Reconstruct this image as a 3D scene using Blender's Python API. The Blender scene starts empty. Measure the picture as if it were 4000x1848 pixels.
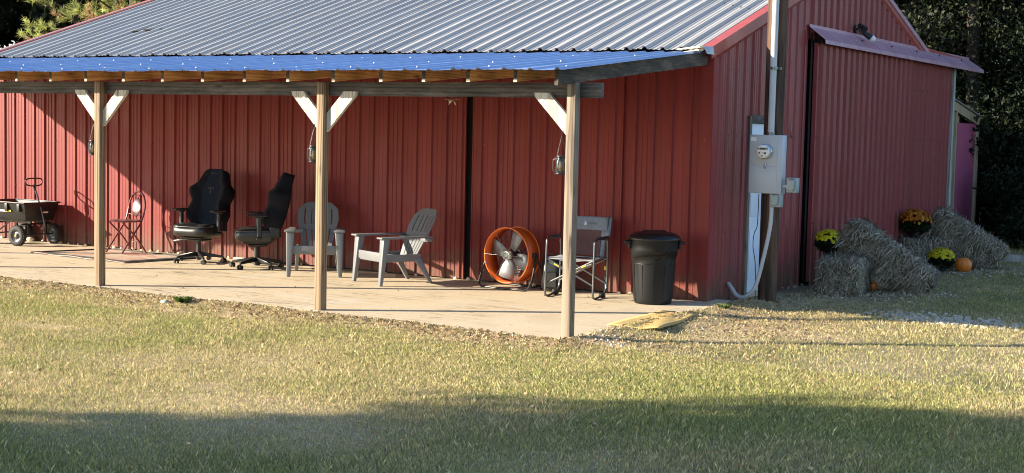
import bpy, math, random
import numpy as np
from mathutils import Vector, Matrix
R_ = math.radians
rnd = random.Random(7)
rng = np.random.default_rng(11)
SC = bpy.context.scene
COL = SC.collection

# ------------------------------------------------------------------ camera
cam_data = bpy.data.cameras.new('camera'); cam = bpy.data.objects.new('camera', cam_data); COL.objects.link(cam)
CO = Vector((6.676, -14.641, 1.864)); YAW, PIT, ROL = -0.56325, -0.07427, 0.02262
fw = Vector((math.sin(YAW)*math.cos(PIT), math.cos(YAW)*math.cos(PIT), math.sin(PIT)))
rt = Vector((math.cos(YAW), -math.sin(YAW), 0)); up = rt.cross(fw)
r2 = rt*math.cos(ROL)+up*math.sin(ROL); u2 = -rt*math.sin(ROL)+up*math.cos(ROL)
m = Matrix((r2, u2, -fw)).transposed().to_4x4(); m.translation = CO
cam.matrix_world = m
cam_data.sensor_width = 36; cam_data.lens = 5607/4000*36; cam_data.clip_end = 400; cam_data.clip_start = .1
SC.camera = cam

# ------------------------------------------------------------------ light
SUN_EL, LD = R_(19.3), Vector((0.789, 0.615, 0)).normalized()   # LD: ground direction the light travels in
w = bpy.data.worlds.new('World'); SC.world = w; w.use_nodes = True
nt = w.node_tree; bg = nt.nodes['Background']
sky = nt.nodes.new('ShaderNodeTexSky'); sky.sky_type = 'NISHITA'; sky.sun_disc = False
sky.sun_elevation = SUN_EL
sd = -LD
sky.sun_rotation = math.atan2(sd.x, sd.y)
sky.air_density = 1.0; sky.dust_density = 0.6; sky.ozone_density = 3.0
nt.links.new(sky.outputs[0], bg.inputs[0]); bg.inputs[1].default_value = 0.110
sun = bpy.data.lights.new('sun', 'SUN'); sun.energy = 5.0; sun.angle = R_(0.5); sun.color = (1.0, 0.88, 0.70)
so = bpy.data.objects.new('sun', sun); COL.objects.link(so)
ldir = Vector((LD.x*math.cos(SUN_EL), LD.y*math.cos(SUN_EL), -math.sin(SUN_EL)))
so.rotation_euler = ldir.to_track_quat('-Z', 'Y').to_euler()
SC.view_settings.view_transform = 'Standard'; SC.view_settings.look = 'None'
SC.view_settings.exposure = 1.58; SC.view_settings.gamma = 1
SC.cycles.pixel_filter_type = 'BLACKMAN_HARRIS'; SC.cycles.filter_width = 1.05
SC.cycles.max_bounces = 8; SC.cycles.transparent_max_bounces = 12

# ------------------------------------------------------------------ materials
def nodes(name):
    m = bpy.data.materials.new(name); m.use_nodes = True
    return m, m.node_tree, m.node_tree.nodes['Principled BSDF']
def noise(nt, scale, detail=4, mapping=None, coord='Object', rough=.55):
    tc = nt.nodes.new('ShaderNodeTexCoord'); n = nt.nodes.new('ShaderNodeTexNoise')
    n.inputs['Scale'].default_value = scale; n.inputs['Detail'].default_value = detail; n.inputs['Roughness'].default_value = rough
    if mapping:
        mp = nt.nodes.new('ShaderNodeMapping'); mp.inputs['Scale'].default_value = mapping
        nt.links.new(tc.outputs[coord], mp.inputs[0]); nt.links.new(mp.outputs[0], n.inputs['Vector'])
    else: nt.links.new(tc.outputs[coord], n.inputs['Vector'])
    return n
def ramp(nt, src, stops):
    r = nt.nodes.new('ShaderNodeValToRGB'); e = r.color_ramp.elements
    while len(e) < len(stops): e.new(.5)
    for el, (p, c) in zip(e, stops): el.position = p; el.color = (*c, 1)
    nt.links.new(src, r.inputs[0]); return r
def bump(nt, b, src, strength, dist=.01):
    bn = nt.nodes.new('ShaderNodeBump'); bn.inputs['Strength'].default_value = strength; bn.inputs['Distance'].default_value = dist
    nt.links.new(src, bn.inputs['Height']); nt.links.new(bn.outputs[0], b.inputs['Normal'])
def mix(nt, fac, a, b, mode='MIX'):
    x = nt.nodes.new('ShaderNodeMix'); x.data_type = 'RGBA'; x.blend_type = mode
    if isinstance(fac, float): x.inputs[0].default_value = fac
    else: nt.links.new(fac, x.inputs[0])
    for i, v in ((6, a), (7, b)):
        if isinstance(v, tuple): x.inputs[i].default_value = (*v, 1)
        else: nt.links.new(v, x.inputs[i])
    return x.outputs[2]
def plain(name, c, rough=.5, metal=0, var=.12, vs=9, spec=.5, bmp=0, coat=0):
    m, nt, b = nodes(name)
    n = noise(nt, vs)
    lo = tuple(max(0, x*(1-var)) for x in c); hi = tuple(min(1, x*(1+var)) for x in c)
    r = ramp(nt, n.outputs[0], [(.3, lo), (.7, hi)])
    nt.links.new(r.outputs[0], b.inputs['Base Color'])
    b.inputs['Roughness'].default_value = rough; b.inputs['Metallic'].default_value = metal
    b.inputs['Specular IOR Level'].default_value = spec; b.inputs['Coat Weight'].default_value = coat
    if bmp: bump(nt, b, noise(nt, vs*12, 3).outputs[0], bmp, .003)
    return m
def wood(name, dark, mid, light, axis='z', scale=1., rough=.8, knots=True, blotch=0.):
    m, nt, b = nodes(name)
    sc = {'x': (1.1, 40, 40), 'y': (40, 1.1, 40), 'z': (40, 40, 1.1)}[axis]
    n = noise(nt, scale, 5, sc, rough=.6)
    wv = nt.nodes.new('ShaderNodeTexWave'); tc = nt.nodes.new('ShaderNodeTexCoord'); mp = nt.nodes.new('ShaderNodeMapping')
    mp.inputs['Scale'].default_value = {'x': (.5, 9, 9), 'y': (9, .5, 9), 'z': (9, 9, .5)}[axis]
    wv.wave_type = 'RINGS'; wv.rings_direction = axis.upper(); wv.inputs['Scale'].default_value = 1.6
    wv.inputs['Distortion'].default_value = 9; wv.inputs['Detail'].default_value = 2; wv.inputs['Detail Scale'].default_value = .8
    nt.links.new(tc.outputs['Object'], mp.inputs[0]); nt.links.new(mp.outputs[0], wv.inputs[0])
    ad = nt.nodes.new('ShaderNodeMath'); ad.operation = 'MULTIPLY_ADD'; ad.inputs[1].default_value = .45
    nt.links.new(wv.outputs['Fac'], ad.inputs[0]); 
    m2 = nt.nodes.new('ShaderNodeMath'); m2.operation = 'MULTIPLY'; m2.inputs[1].default_value = .6
    nt.links.new(n.outputs[0], m2.inputs[0]); nt.links.new(m2.outputs[0], ad.inputs[2])
    r = ramp(nt, ad.outputs[0], [(.30, dark), (.42, mid), (.62, light)])
    big = noise(nt, 1.2, 2); bs_ = noise(nt, .42, 3, sc)
    col = mix(nt, .35, r.outputs[0], ramp(nt, bs_.outputs[0], [(.38, dark), (.5, mid), (.6, light)]).outputs[0])
    if blotch: col = mix(nt, blotch, col, ramp(nt, noise(nt, 4.5, 5, {'x': (.6, 2.5, 2.5), 'y': (2.5, .6, 2.5), 'z': (2.5, 2.5, .6)}[axis], rough=.65).outputs[0], [(.36, dark), (.5, mid), (.64, light)]).outputs[0])
    kn = nt.nodes.new('ShaderNodeTexVoronoi'); kn.inputs['Scale'].default_value = 1; tk = nt.nodes.new('ShaderNodeTexCoord'); mk = nt.nodes.new('ShaderNodeMapping'); mk.inputs['Scale'].default_value = {'x': (2.2, 9, 9), 'y': (9, 2.2, 9), 'z': (9, 9, 2.2)}[axis]
    nt.links.new(tk.outputs['Object'], mk.inputs[0]); nt.links.new(mk.outputs[0], kn.inputs['Vector'])
    kr = ramp(nt, kn.outputs['Distance'], [(.05, (1, 1, 1)), (.20, (0, 0, 0))]); kb = nt.nodes.new('ShaderNodeRGBToBW'); nt.links.new(kr.outputs[0], kb.inputs[0])
    col = mix(nt, kb.outputs[0], col, tuple(q*.6 for q in dark))
    nt.links.new(col, b.inputs['Base Color']); b.inputs['Roughness'].default_value = rough
    bump(nt, b, ad.outputs[0], .5, .004)
    return m
def panel_metal(name, c, rough=.42, streak=.18, fade=(.5, .3, .28), metal=0., axis_long='z', fadeamt=.18, spec=.5, mud=False):
    m, nt, b = nodes(name); b.inputs['Specular IOR Level'].default_value = spec
    sc = {'z': (7, 7, .35), 'y': (7, .35, .35)}[axis_long]
    n = noise(nt, 1.0, 5, sc)
    lo = tuple(x*(1-streak) for x in c); hi = tuple(min(1, x*(1+streak)) for x in c)
    r = ramp(nt, n.outputs[0], [(.3, lo), (.7, hi)])
    n2 = noise(nt, 1.7, 5)
    mm = nt.nodes.new('ShaderNodeMapRange'); mm.inputs[1].default_value = .45; mm.inputs[2].default_value = .8; mm.inputs[4].default_value = fadeamt
    nt.links.new(n2.outputs[0], mm.inputs[0])
    col = mix(nt, mm.outputs[0], r.outputs[0], fade)
    if mud:   # splashed mud along the foot of the sheets, scuffs and drip marks higher up
        tc = nt.nodes.new('ShaderNodeTexCoord'); sx = nt.nodes.new('ShaderNodeSeparateXYZ'); nt.links.new(tc.outputs['Object'], sx.inputs[0])
        ns = noise(nt, 5, 5); ma = nt.nodes.new('ShaderNodeMath'); ma.operation = 'MULTIPLY_ADD'; ma.inputs[1].default_value = -.9; nt.links.new(ns.outputs[0], ma.inputs[0]); nt.links.new(sx.outputs[2], ma.inputs[2])
        mr = nt.nodes.new('ShaderNodeMapRange'); mr.inputs[1].default_value = -.45; mr.inputs[2].default_value = -.05; mr.inputs[3].default_value = .75; mr.inputs[4].default_value = 0; nt.links.new(ma.outputs[0], mr.inputs[0])
        col = mix(nt, mr.outputs[0], col, (.12, .075, .05))
        dr = noise(nt, 1, 6, (9, 9, .22), rough=.7); drr = ramp(nt, dr.outputs[0], [(.60, (0, 0, 0)), (.76, (.30, .30, .30))])
        fb = nt.nodes.new('ShaderNodeRGBToBW'); nt.links.new(drr.outputs[0], fb.inputs[0]); col = mix(nt, fb.outputs[0], col, (.10, .035, .03))
        sc_ = ramp(nt, noise(nt, 26, 2, (1, 1, .25)).outputs[0], [(.76, (0, 0, 0)), (.80, (.6, .6, .6))]); fb2 = nt.nodes.new('ShaderNodeRGBToBW'); nt.links.new(sc_.outputs[0], fb2.inputs[0]); col = mix(nt, fb2.outputs[0], col, (.42, .28, .24))
    nt.links.new(col, b.inputs['Base Color'])
    rr = ramp(nt, n2.outputs[0], [(.3, (rough-.08,)*3), (.7, (rough+.12,)*3)])
    nt.links.new(rr.outputs[0], b.inputs['Roughness']); b.inputs['Metallic'].default_value = metal
    bump(nt, b, noise(nt, 2.2, 2).outputs[0], .25, .012)
    return m

M = {}
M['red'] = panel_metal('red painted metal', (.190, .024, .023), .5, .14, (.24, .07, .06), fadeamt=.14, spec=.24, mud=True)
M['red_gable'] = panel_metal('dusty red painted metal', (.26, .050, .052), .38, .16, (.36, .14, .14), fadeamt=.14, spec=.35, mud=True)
M['red_trim'] = panel_metal('red trim metal', (.34, .065, .055), .36, .08, (.36, .13, .11))
M['sky_tint_trim'] = panel_metal('faded red flashing with sky tint', (.46, .27, .34), .26, .08, (.56, .42, .52))  # faded red, with the sky's pale violet reflection put into the colour
M['roof'] = panel_metal('galvanised roof sheet', (.37, .365, .36), .52, .12, (.46, .43, .38), .08, 'y', .4, spec=.35)
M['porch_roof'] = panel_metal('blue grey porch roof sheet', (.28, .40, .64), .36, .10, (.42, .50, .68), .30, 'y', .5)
M['screw'] = plain('zinc screw', (.75, .75, .77), .35, .6)
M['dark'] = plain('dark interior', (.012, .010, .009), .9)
M['wood_post'] = wood('tan pine post', (.060, .035, .018), (.19, .125, .070), (.29, .205, .125), 'z')
M['wood_post_old'] = wood('weathered pine post', (.055, .038, .025), (.19, .145, .105), (.28, .225, .165), 'z')
M['wood_brace'] = wood('pale weathered brace', (.26, .22, .17), (.52, .475, .41), (.62, .58, .52), 'z')
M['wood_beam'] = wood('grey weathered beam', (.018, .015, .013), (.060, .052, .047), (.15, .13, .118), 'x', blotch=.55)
M['wood_rafter'] = wood('amber rafter', (.24, .09, .027), (.60, .27, .082), (.80, .39, .135), 'y', blotch=.45)
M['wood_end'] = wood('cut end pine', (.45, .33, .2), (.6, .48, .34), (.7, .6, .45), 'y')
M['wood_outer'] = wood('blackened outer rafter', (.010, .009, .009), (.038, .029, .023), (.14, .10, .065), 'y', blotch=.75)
M['wood_pale'] = wood('pale lumber', (.36, .28, .17), (.50, .40, .25), (.58, .48, .32), 'z')
M['wood_grey'] = wood('grey post', (.12, .11, .10), (.40, .38, .34), (.58, .55, .5), 'z')
M['wood_pole'] = wood('brown utility pole', (.012, .006, .004), (.048, .023, .013), (.11, .056, .030), 'z')
M['pvc'] = plain('grey conduit', (.46, .48, .50), .42, 0, .05, 3)
M['galv_box'] = plain('grey enamel box', (.40, .44, .50), .42, .1, .05, 3)
M['outlet_box'] = plain('outlet box grey', (.28, .34, .36), .45, .1, .06, 5)
M['white_door'] = plain('white door paint', (.70, .76, .86), .45, 0, .04, 2)
M['glass'] = plain('clear glass', (.35, .37, .38), .04); M['glass'].node_tree.nodes['Principled BSDF'].inputs['Transmission Weight'].default_value = .95
M['black'] = plain('black plastic', (.018, .018, .019), .42, 0, .2, 6)
M['black_matte'] = plain('black rubber', (.022, .021, .020), .75, 0, .3, 12)
M['black_metal'] = plain('black steel tube', (.02, .02, .02), .28, .3)
M['leather'] = plain('black leather', (.017, .017, .018), .32, 0, .15, 20, .6, .2)
M['fabric_navy'] = plain('navy woven fabric', (.010, .014, .026), .95, 0, .25, 40, .2, .5)
M['fabric_black'] = plain('black woven fabric', (.012, .012, .017), .9, 0, .2, 40, .2, .4)
M['steel'] = plain('brushed steel', (.55, .56, .58), .25, .9)
M['tube'] = plain('grey steel tube', (.17, .175, .185), .28, .9)
M['adiron'] = plain('grey resin', (.155, .16, .17), .38, 0, .05, 4, .5, .05)
M['mesh_fabric'] = plain('grey chair fabric', (.20, .22, .26), .85, 0, .12, 30, .3, .3)
M['mesh_net'] = plain('dark mesh', (.10, .045, .045), .8, 0, .1, 30)
M['orange'] = plain('orange enamel', (.58, .095, .012), .33, 0, .06, 4)
M['blade'] = plain('aluminium blade', (.20, .21, .22), .5, .3, .1, 8)
M['yellow'] = plain('yellow label', (.85, .62, .03), .5)
M['white_mark'] = plain('white print', (.75, .75, .74), .5)
M['trash'] = plain('charcoal trash plastic', (.008, .009, .0105), .42, 0, .18, 5, .3, .06)
M['lid'] = plain('black lid plastic', (.007, .007, .008), .34, 0, .2, 5)
M['chair_red'] = plain('dull red enamel', (.22, .07, .065), .30, .3, .2, 12)
M['disc'] = plain('scratched metal disc', (.34, .22, .22), .38, .4, .15, 14)
M['pumpkin'] = plain('pumpkin skin', (.66, .17, .015), .45, 0, .12, 6)
M['stem'] = plain('pumpkin stem', (.16, .15, .07), .8)
M['pink'] = plain('pink painted board', (.55, .13, .24), .7, 0, .1, 3)
M['soil'] = plain('soil', (.05, .035, .025), .95)
M['fdoor_wood'] = wood('brown door frame', (.07, .05, .035), (.17, .13, .10), (.24, .19, .15), 'z')
M['stone'] = plain('pale stone', (.40, .37, .32), .85, 0, .3, 30)
M['foam'] = plain('cream bits', (.80, .68, .48), .85, 0, .1, 20)
M['bark'] = plain('bark', (.06, .048, .04), .95, 0, .4, 8, .3, .8)
M['twig'] = plain('dry twig', (.20, .14, .08), .9)
M['bulb'] = plain('bulb glass', (.85, .82, .84), .15, 0, .02)
M['mulch'] = plain('dirt floor', (.2, .14, .09), .95)

def attr_mat(name, attr='tint', rough=.7, trans=0., spec=.25):
    m, nt, b = nodes(name)
    a = nt.nodes.new('ShaderNodeVertexColor'); a.layer_name = attr
    nt.links.new(a.outputs[0], b.inputs['Base Color']); b.inputs['Roughness'].default_value = rough
    b.inputs['Specular IOR Level'].default_value = spec
    if trans:
        t = nt.nodes.new('ShaderNodeBsdfTranslucent'); nt.links.new(a.outputs[0], t.inputs[0])
        ms = nt.nodes.new('ShaderNodeMixShader'); ms.inputs[0].default_value = trans
        nt.links.new(b.outputs[0], ms.inputs[1]); nt.links.new(t.outputs[0], ms.inputs[2])
        nt.links.new(ms.outputs[0], nt.nodes['Material Output'].inputs[0])
    return m
M['grass'] = attr_mat('grass blades', trans=.3)
M['leaf'] = attr_mat('leaves', trans=.25, rough=.6)
M['straw'] = attr_mat('straw', rough=.75)
M['petal'] = attr_mat('petals', rough=.6, trans=.2)

# concrete
def concrete():
    m, nt, b = nodes('tan concrete')
    n1 = noise(nt, .9, 5); n2 = noise(nt, 14, 5, (1, 3.5, 1)); n3 = noise(nt, 60, 3)
    c1 = ramp(nt, n1.outputs[0], [(.34, (.40, .30, .18)), (.44, (.56, .475, .345)), (.54, (.54, .42, .26)), (.64, (.56, .52, .44))])
    c2 = mix(nt, n2.outputs[0], c1.outputs[0], (.50, .405, .27), 'MIX')
    c3 = mix(nt, .25, c2, ramp(nt, n3.outputs[0], [(.3, (.38, .30, .20)), (.7, (.68, .58, .43))]).outputs[0])
    # trowel arcs: thin dark lines in a slow sweep across the slab
    tc = nt.nodes.new('ShaderNodeTexCoord'); mp = nt.nodes.new('ShaderNodeMapping'); mp.inputs['Rotation'].default_value = (0, 0, -.55)
    mp.inputs['Scale'].default_value = (.35, 5.5, 1)
    nw = nt.nodes.new('ShaderNodeTexNoise'); nw.inputs['Scale'].default_value = 1.6; nw.inputs['Detail'].default_value = 6
    nt.links.new(tc.outputs['Object'], mp.inputs[0]); nt.links.new(mp.outputs[0], nw.inputs[0])
    ln = ramp(nt, nw.outputs[0], [(.48, (0, 0, 0)), (.5, (1, 1, 1)), (.52, (0, 0, 0))])
    msk = ramp(nt, noise(nt, .8, 2).outputs[0], [(.42, (0, 0, 0)), (.56, (1, 1, 1))])
    fac = mix(nt, 1., ln.outputs[0], msk.outputs[0], 'MULTIPLY')
    f = nt.nodes.new('ShaderNodeRGBToBW'); nt.links.new(fac, f.inputs[0])
    c4 = mix(nt, f.outputs[0], c3, (.11, .08, .045))
    nt.links.new(c4, b.inputs['Base Color']); b.inputs['Roughness'].default_value = .85
    bump(nt, b, n2.outputs[0], .35, .01)
    return m
M['concrete'] = concrete()

# ------------------------------------------------------------------ mesh helpers
class MB:
    def __init__(s): s.v = []; s.f = []; s.sm = []
    def add(s, vs, fs, smooth=False):
        n = len(s.v); s.v += [tuple(p) for p in vs]; s.f += [tuple(i+n for i in f) for f in fs]; s.sm += [smooth]*len(fs); return s
    def box(s, x0, x1, y0, y1, z0, z1, mat=None):
        vs = [Vector(p) for p in ((x0,y0,z0),(x1,y0,z0),(x1,y1,z0),(x0,y1,z0),(x0,y0,z1),(x1,y0,z1),(x1,y1,z1),(x0,y1,z1))]
        if mat: vs = [mat @ p for p in vs]
        return s.add(vs, [(0,3,2,1),(4,5,6,7),(0,1,5,4),(1,2,6,5),(2,3,7,6),(3,0,4,7)])
    def hexa(s, b, t):
        return s.add(list(b)+list(t), [(3,2,1,0),(4,5,6,7),(0,1,5,4),(1,2,6,5),(2,3,7,6),(3,0,4,7)])
    def rbox(s, x0, x1, y0, y1, z0, z1, r=.01, seg=3, mat=None):
        # box with rounded vertical-section corners on all sides (superellipse-ish): chamfered box
        X = [x0, x0+r, x1-r, x1]; Y = [y0, y0+r, y1-r, y1]; Z = [z0, z0+r, z1-r, z1]
        import itertools
        bm = []
        c = (Vector(((x0+x1)/2,(y0+y1)/2,(z0+z1)/2)))
        # three octagon-ish rings stacked
        def ring(z, i):
            a = i
            return [(x0+r,y0+a,z),(x1-r,y0+a,z),(x1-a,y0+r,z),(x1-a,y1-r,z),(x1-r,y1-a,z),(x0+r,y1-a,z),(x0+a,y1-r,z),(x0+a,y0+r,z)]
        rings = [ring(z0, r), ring(z0+r, 0), ring(z1-r, 0), ring(z1, r)]
        vs = [Vector(p) for rr in rings for p in rr]
        if mat: vs = [mat @ p for p in vs]
        fs = [tuple(range(7, -1, -1)), tuple(range(24, 32))]
        for k in range(3):
            for i in range(8):
                j = (i+1) % 8; fs.append((k*8+i, k*8+j, (k+1)*8+j, (k+1)*8+i))
        return s.add(vs, fs)
    def cyl(s, a, b, r, r2=None, n=14, caps=True, smooth=True):
        a = Vector(a); b = Vector(b); r2 = r if r2 is None else r2
        q = (b-a).to_track_quat('Z', 'Y'); vs = []
        for p, rr in ((a, r), (b, r2)):
            for i in range(n):
                t = 2*math.pi*i/n; vs.append(p+q @ Vector((rr*math.cos(t), rr*math.sin(t), 0)))
        s.add(vs, [(i, (i+1) % n, n+(i+1) % n, n+i) for i in range(n)], smooth)
        if caps: s.add(vs[:n], [tuple(range(n-1, -1, -1))]); s.add(vs[n:], [tuple(range(n))])
        return s
    def tube(s, pts, r, n=8, closed=False, caps=True):
        P = [Vector(p) for p in pts]; k = len(P); vs = []; prev = None
        for i, p in enumerate(P):
            if closed: t = (P[(i+1) % k]-P[i-1]).normalized()
            else: t = (P[min(i+1, k-1)]-P[max(i-1, 0)]).normalized()
            if prev is None:
                x = t.orthogonal().normalized()
            else: x = (prev - t*prev.dot(t)).normalized()
            prev = x; y = t.cross(x)
            rr = r[i] if isinstance(r, (list, tuple)) else r
            for j in range(n):
                a = 2*math.pi*j/n; vs.append(p+x*(rr*math.cos(a))+y*(rr*math.sin(a)))
        fs = []
        for i in range(k if closed else k-1):
            a = i*n; b = ((i+1) % k)*n
            for j in range(n): fs.append((a+j, a+(j+1) % n, b+(j+1) % n, b+j))
        s.add(vs, fs, True)
        if not closed and caps: s.add(vs[:n], [tuple(range(n-1, -1, -1))]); s.add(vs[-n:], [tuple(range(n))])
        return s
    def lathe(s, prof, n=32, mat=None, smooth=True, sx=1, sy=1):
        vs = []
        for r, z in prof:
            for i in range(n):
                a = 2*math.pi*i/n; p = Vector((r*math.cos(a)*sx, r*math.sin(a)*sy, z)); vs.append(mat @ p if mat else p)
        fs = []
        for k in range(len(prof)-1):
            for i in range(n): fs.append((k*n+i, k*n+(i+1) % n, (k+1)*n+(i+1) % n, (k+1)*n+i))
        return s.add(vs, fs, smooth)
    def prism(s, poly, h0, h1, ax='y', mat=None):
        # poly: 2D points; ax: extrusion axis
        def P(a, b, h): return {'y': Vector((a, h, b)), 'x': Vector((h, a, b)), 'z': Vector((a, b, h))}[ax]
        n = len(poly); vs = [P(a, b, h0) for a, b in poly]+[P(a, b, h1) for a, b in poly]
        if mat: vs = [mat @ p for p in vs]
        return s.add(vs, [tuple(range(n-1, -1, -1)), tuple(range(n, 2*n))]+[(i, (i+1) % n, n+(i+1) % n, n+i) for i in range(n)])
    def sphere(s, c, rx, ry=None, rz=None, n=14, m_=9):
        ry = ry or rx; rz = rz or rx; c = Vector(c); vs = []; fs = []
        for j in range(m_+1):
            ph = math.pi*j/m_
            for i in range(n):
                a = 2*math.pi*i/n; vs.append(c+Vector((rx*math.sin(ph)*math.cos(a), ry*math.sin(ph)*math.sin(a), rz*math.cos(ph))))
        for j in range(m_):
            for i in range(n): fs.append((j*n+i, (j+1)*n+i, (j+1)*n+(i+1) % n, j*n+(i+1) % n))
        return s.add(vs, fs, True)
    def xf(s, mat): s.v = [tuple(mat @ Vector(p)) for p in s.v]; return s
    def build(s, name, mat, parent=None, label=None, bevel=0, subsurf=0):
        me = bpy.data.meshes.new(name); me.from_pydata(s.v, [], s.f); me.update()
        me.polygons.foreach_set('use_smooth', s.sm)
        if isinstance(mat, str): mat = M[mat]
        me.materials.append(mat)
        o = bpy.data.objects.new(name, me); COL.objects.link(o)
        if parent: o.parent = parent
        if label: o['label'] = label
        if bevel:
            b = o.modifiers.new('bevel', 'BEVEL'); b.width = bevel; b.segments = 3; b.limit_method = 'ANGLE'; b.angle_limit = R_(40)
            for p in me.polygons: p.use_smooth = True
        if subsurf:
            b = o.modifiers.new('sub', 'SUBSURF'); b.levels = subsurf; b.render_levels = subsurf
            for p in me.polygons: p.use_smooth = True
        return o
def thing(name, label, cat, loc=(0, 0, 0), rotz=0, group=None):
    o = bpy.data.objects.new(name, None); COL.objects.link(o); o.location = loc; o.rotation_euler = (0, 0, rotz)
    o.empty_display_size = .1
    return tag(o, label, cat, group)
def tag(o, label, cat, group=None):
    o['label'] = label; o['category'] = cat
    if group: o['group'] = group
    return o
def structure(o, kind='structure'): o['kind'] = kind; return o
def facing(dx, dy):
    # rotation that turns local -Y into direction (dx,dy)
    return math.atan2(dy, dx)+math.pi/2
def copy_tree(o, parent=None):
    c = o.copy(); COL.objects.link(c)
    if parent: c.parent = parent
    for ch in list(o.children): copy_tree(ch, c)
    return c
def arrmesh(name, V, F, mat, tint=None, parent=None, smooth=False):
    """V (n,3), F (m,k) arrays -> object, tint per-vertex colour"""
    me = bpy.data.meshes.new(name); n = len(V); mF, k = F.shape
    me.vertices.add(n); me.vertices.foreach_set('co', V.astype(np.float32).ravel())
    me.loops.add(mF*k); me.loops.foreach_set('vertex_index', F.astype(np.int32).ravel())
    me.polygons.add(mF); me.polygons.foreach_set('loop_start', np.arange(0, mF*k, k, dtype=np.int32))
    try: me.polygons.foreach_set('loop_total', np.full(mF, k, dtype=np.int32))
    except Exception: pass
    me.update(calc_edges=True)
    if tint is not None:
        a = me.color_attributes.new('tint', 'FLOAT_COLOR', 'POINT')
        c = np.ones((n, 4), np.float32); c[:, :3] = tint; a.data.foreach_set('color', c.ravel())
    me.materials.append(M[mat] if isinstance(mat, str) else mat)
    o = bpy.data.objects.new(name, me); COL.objects.link(o)
    if parent: o.parent = parent
    return o

# value noise in numpy
_t = rng.random((256, 256))
def vnoise(x, y, s=1., o=0):
    x = x*s+o*17.3+100; y = y*s+o*9.1+100
    xi = np.floor(x).astype(int); yi = np.floor(y).astype(int); fx = x-xi; fy = y-yi
    fx = fx*fx*(3-2*fx); fy = fy*fy*(3-2*fy)
    a = _t[xi % 256, yi % 256]; b = _t[(xi+1) % 256, yi % 256]; c = _t[xi % 256, (yi+1) % 256]; d = _t[(xi+1) % 256, (yi+1) % 256]
    return (a*(1-fx)+b*fx)*(1-fy)+(c*(1-fx)+d*fx)*fy
def fbm(x, y, s=1., o=0, n=4):
    r = 0; a = .5; t = 0
    for k in range(n): r = r+a*vnoise(x, y, s*2**k, o+k*3); t += a; a *= .5
    return r/t

# ------------------------------------------------------------------ ground
def gz(x, y):
    x = np.asarray(x, float); y = np.asarray(y, float)
    z = -.05+.035*(fbm(x, y, .35, 1, 3)-.5)+.02*(fbm(x, y, 1.6, 2, 2)-.5)
    n1 = .16*(fbm(x, y*0+x*.3, 1.9, 31, 3)-.5)
    d = np.maximum((-3.70+n1)-y, x-(.27+.08*(fbm(x*0, y, 2.5, 33, 2)-.5)))
    near = (y < .6) & (x > -13.5)
    k = np.clip(1-d/.55, 0, 1)*near*(d > 0)
    z = z*(1-k)+.014*k
    z = np.where(near & (d <= 0) & (x < .5), -.1, z)
    return z
def straw_mask(x, y):
    """0 green .. 1 bare straw / dirt"""
    d = -3.75-y                                    # distance in front of slab
    p = fbm(x, y, .45, 5, 4)
    m_ = np.clip((p-.50)*3.2, 0, 1)*.8
    edge = np.exp(-np.clip(d-.10+.6*(fbm(x, y, 1.1, 8, 2)-.5), 0, 9)**2/.13)
    m_ = np.maximum(m_, edge*.95*(d > -.5)*(x < .7+.3*fbm(x, y, 2, 3, 2)))
    for cx, cy, rx, ry, k in ((-3.95, -5.82, .75, .22, 1.0), (-3.2, -6.1, .5, .15, .7), (-.7, -7.15, .35, .55, .8), (-4.3, -3.95, .9, .2, .95), (-2.7, -3.95, 1.0, .22, .95), (1.15, -2.4, .5, .35, .8), (-4.2, -4.25, 1.0, .28, .9), (-2.9, -4.15, .7, .25, .8), (-3.1, -6.9, 1.0, .45, .85), (-2.1, -7.6, .9, .4, .8), (-.9, -7.0, .9, .35, .6),
                              (1.3, -1.6, 1.1, .7, .9), (.9, -.6, .9, .5, .8), (.5, .8, .9, .8, .9), (.9, 2.0, .8, 1.6, .8), (.2, -3.3, .5, .5, .9), (.6, 5.0, .7, 3, .6)):
        m_ = np.maximum(m_, k*np.exp(-(((x-cx)/rx)**2+((y-cy)/ry)**2)*.9)*(.6+.8*fbm(x, y, 2.5, 9, 2)))
    return np.clip(m_, 0, 1)
def lawn():
    nx, ny = 520, 620
    gx = np.concatenate([np.linspace(-60, -14, 14), np.linspace(-13.5, 10, nx), np.linspace(11, 60, 14)])
    gy = np.concatenate([np.linspace(-45, -17, 10), np.linspace(-16, 14, ny), np.linspace(15, 75, 14)])
    X, Y = np.meshgrid(gx, gy, indexing='ij'); Z = gz(X, Y)
    far = np.clip((np.abs(X)-14)/20, 0, 1)+np.clip((Y-14)/20, 0, 1); Z = Z*(1-np.clip(far, 0, 1))-.06*np.clip(far, 0, 1)
    inside = (X > -12.4) & (X < -.12) & (Y > -3.6) & (Y < 9.2); Z[inside] = -.15
    V = np.stack([X, Y, Z], -1).reshape(-1, 3); a, b = X.shape
    idx = np.arange(a*b).reshape(a, b)
    F = np.stack([idx[:-1, :-1], idx[1:, :-1], idx[1:, 1:], idx[:-1, 1:]], -1).reshape(-1, 4)
    s = straw_mask(V[:, 0], V[:, 1])[:, None]
    n = fbm(V[:, 0], V[:, 1], 6, 3, 3)[:, None]
    g = np.array([.15, .135, .06])*(.6+.8*n); d = np.array([.46, .34, .22])*(.65+.7*n)
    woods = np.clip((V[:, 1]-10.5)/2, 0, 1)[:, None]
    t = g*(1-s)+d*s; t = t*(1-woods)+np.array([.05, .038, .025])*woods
    o = arrmesh('lawn', V, F, 'grass_soil', t)
    structure(o); return o
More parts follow.
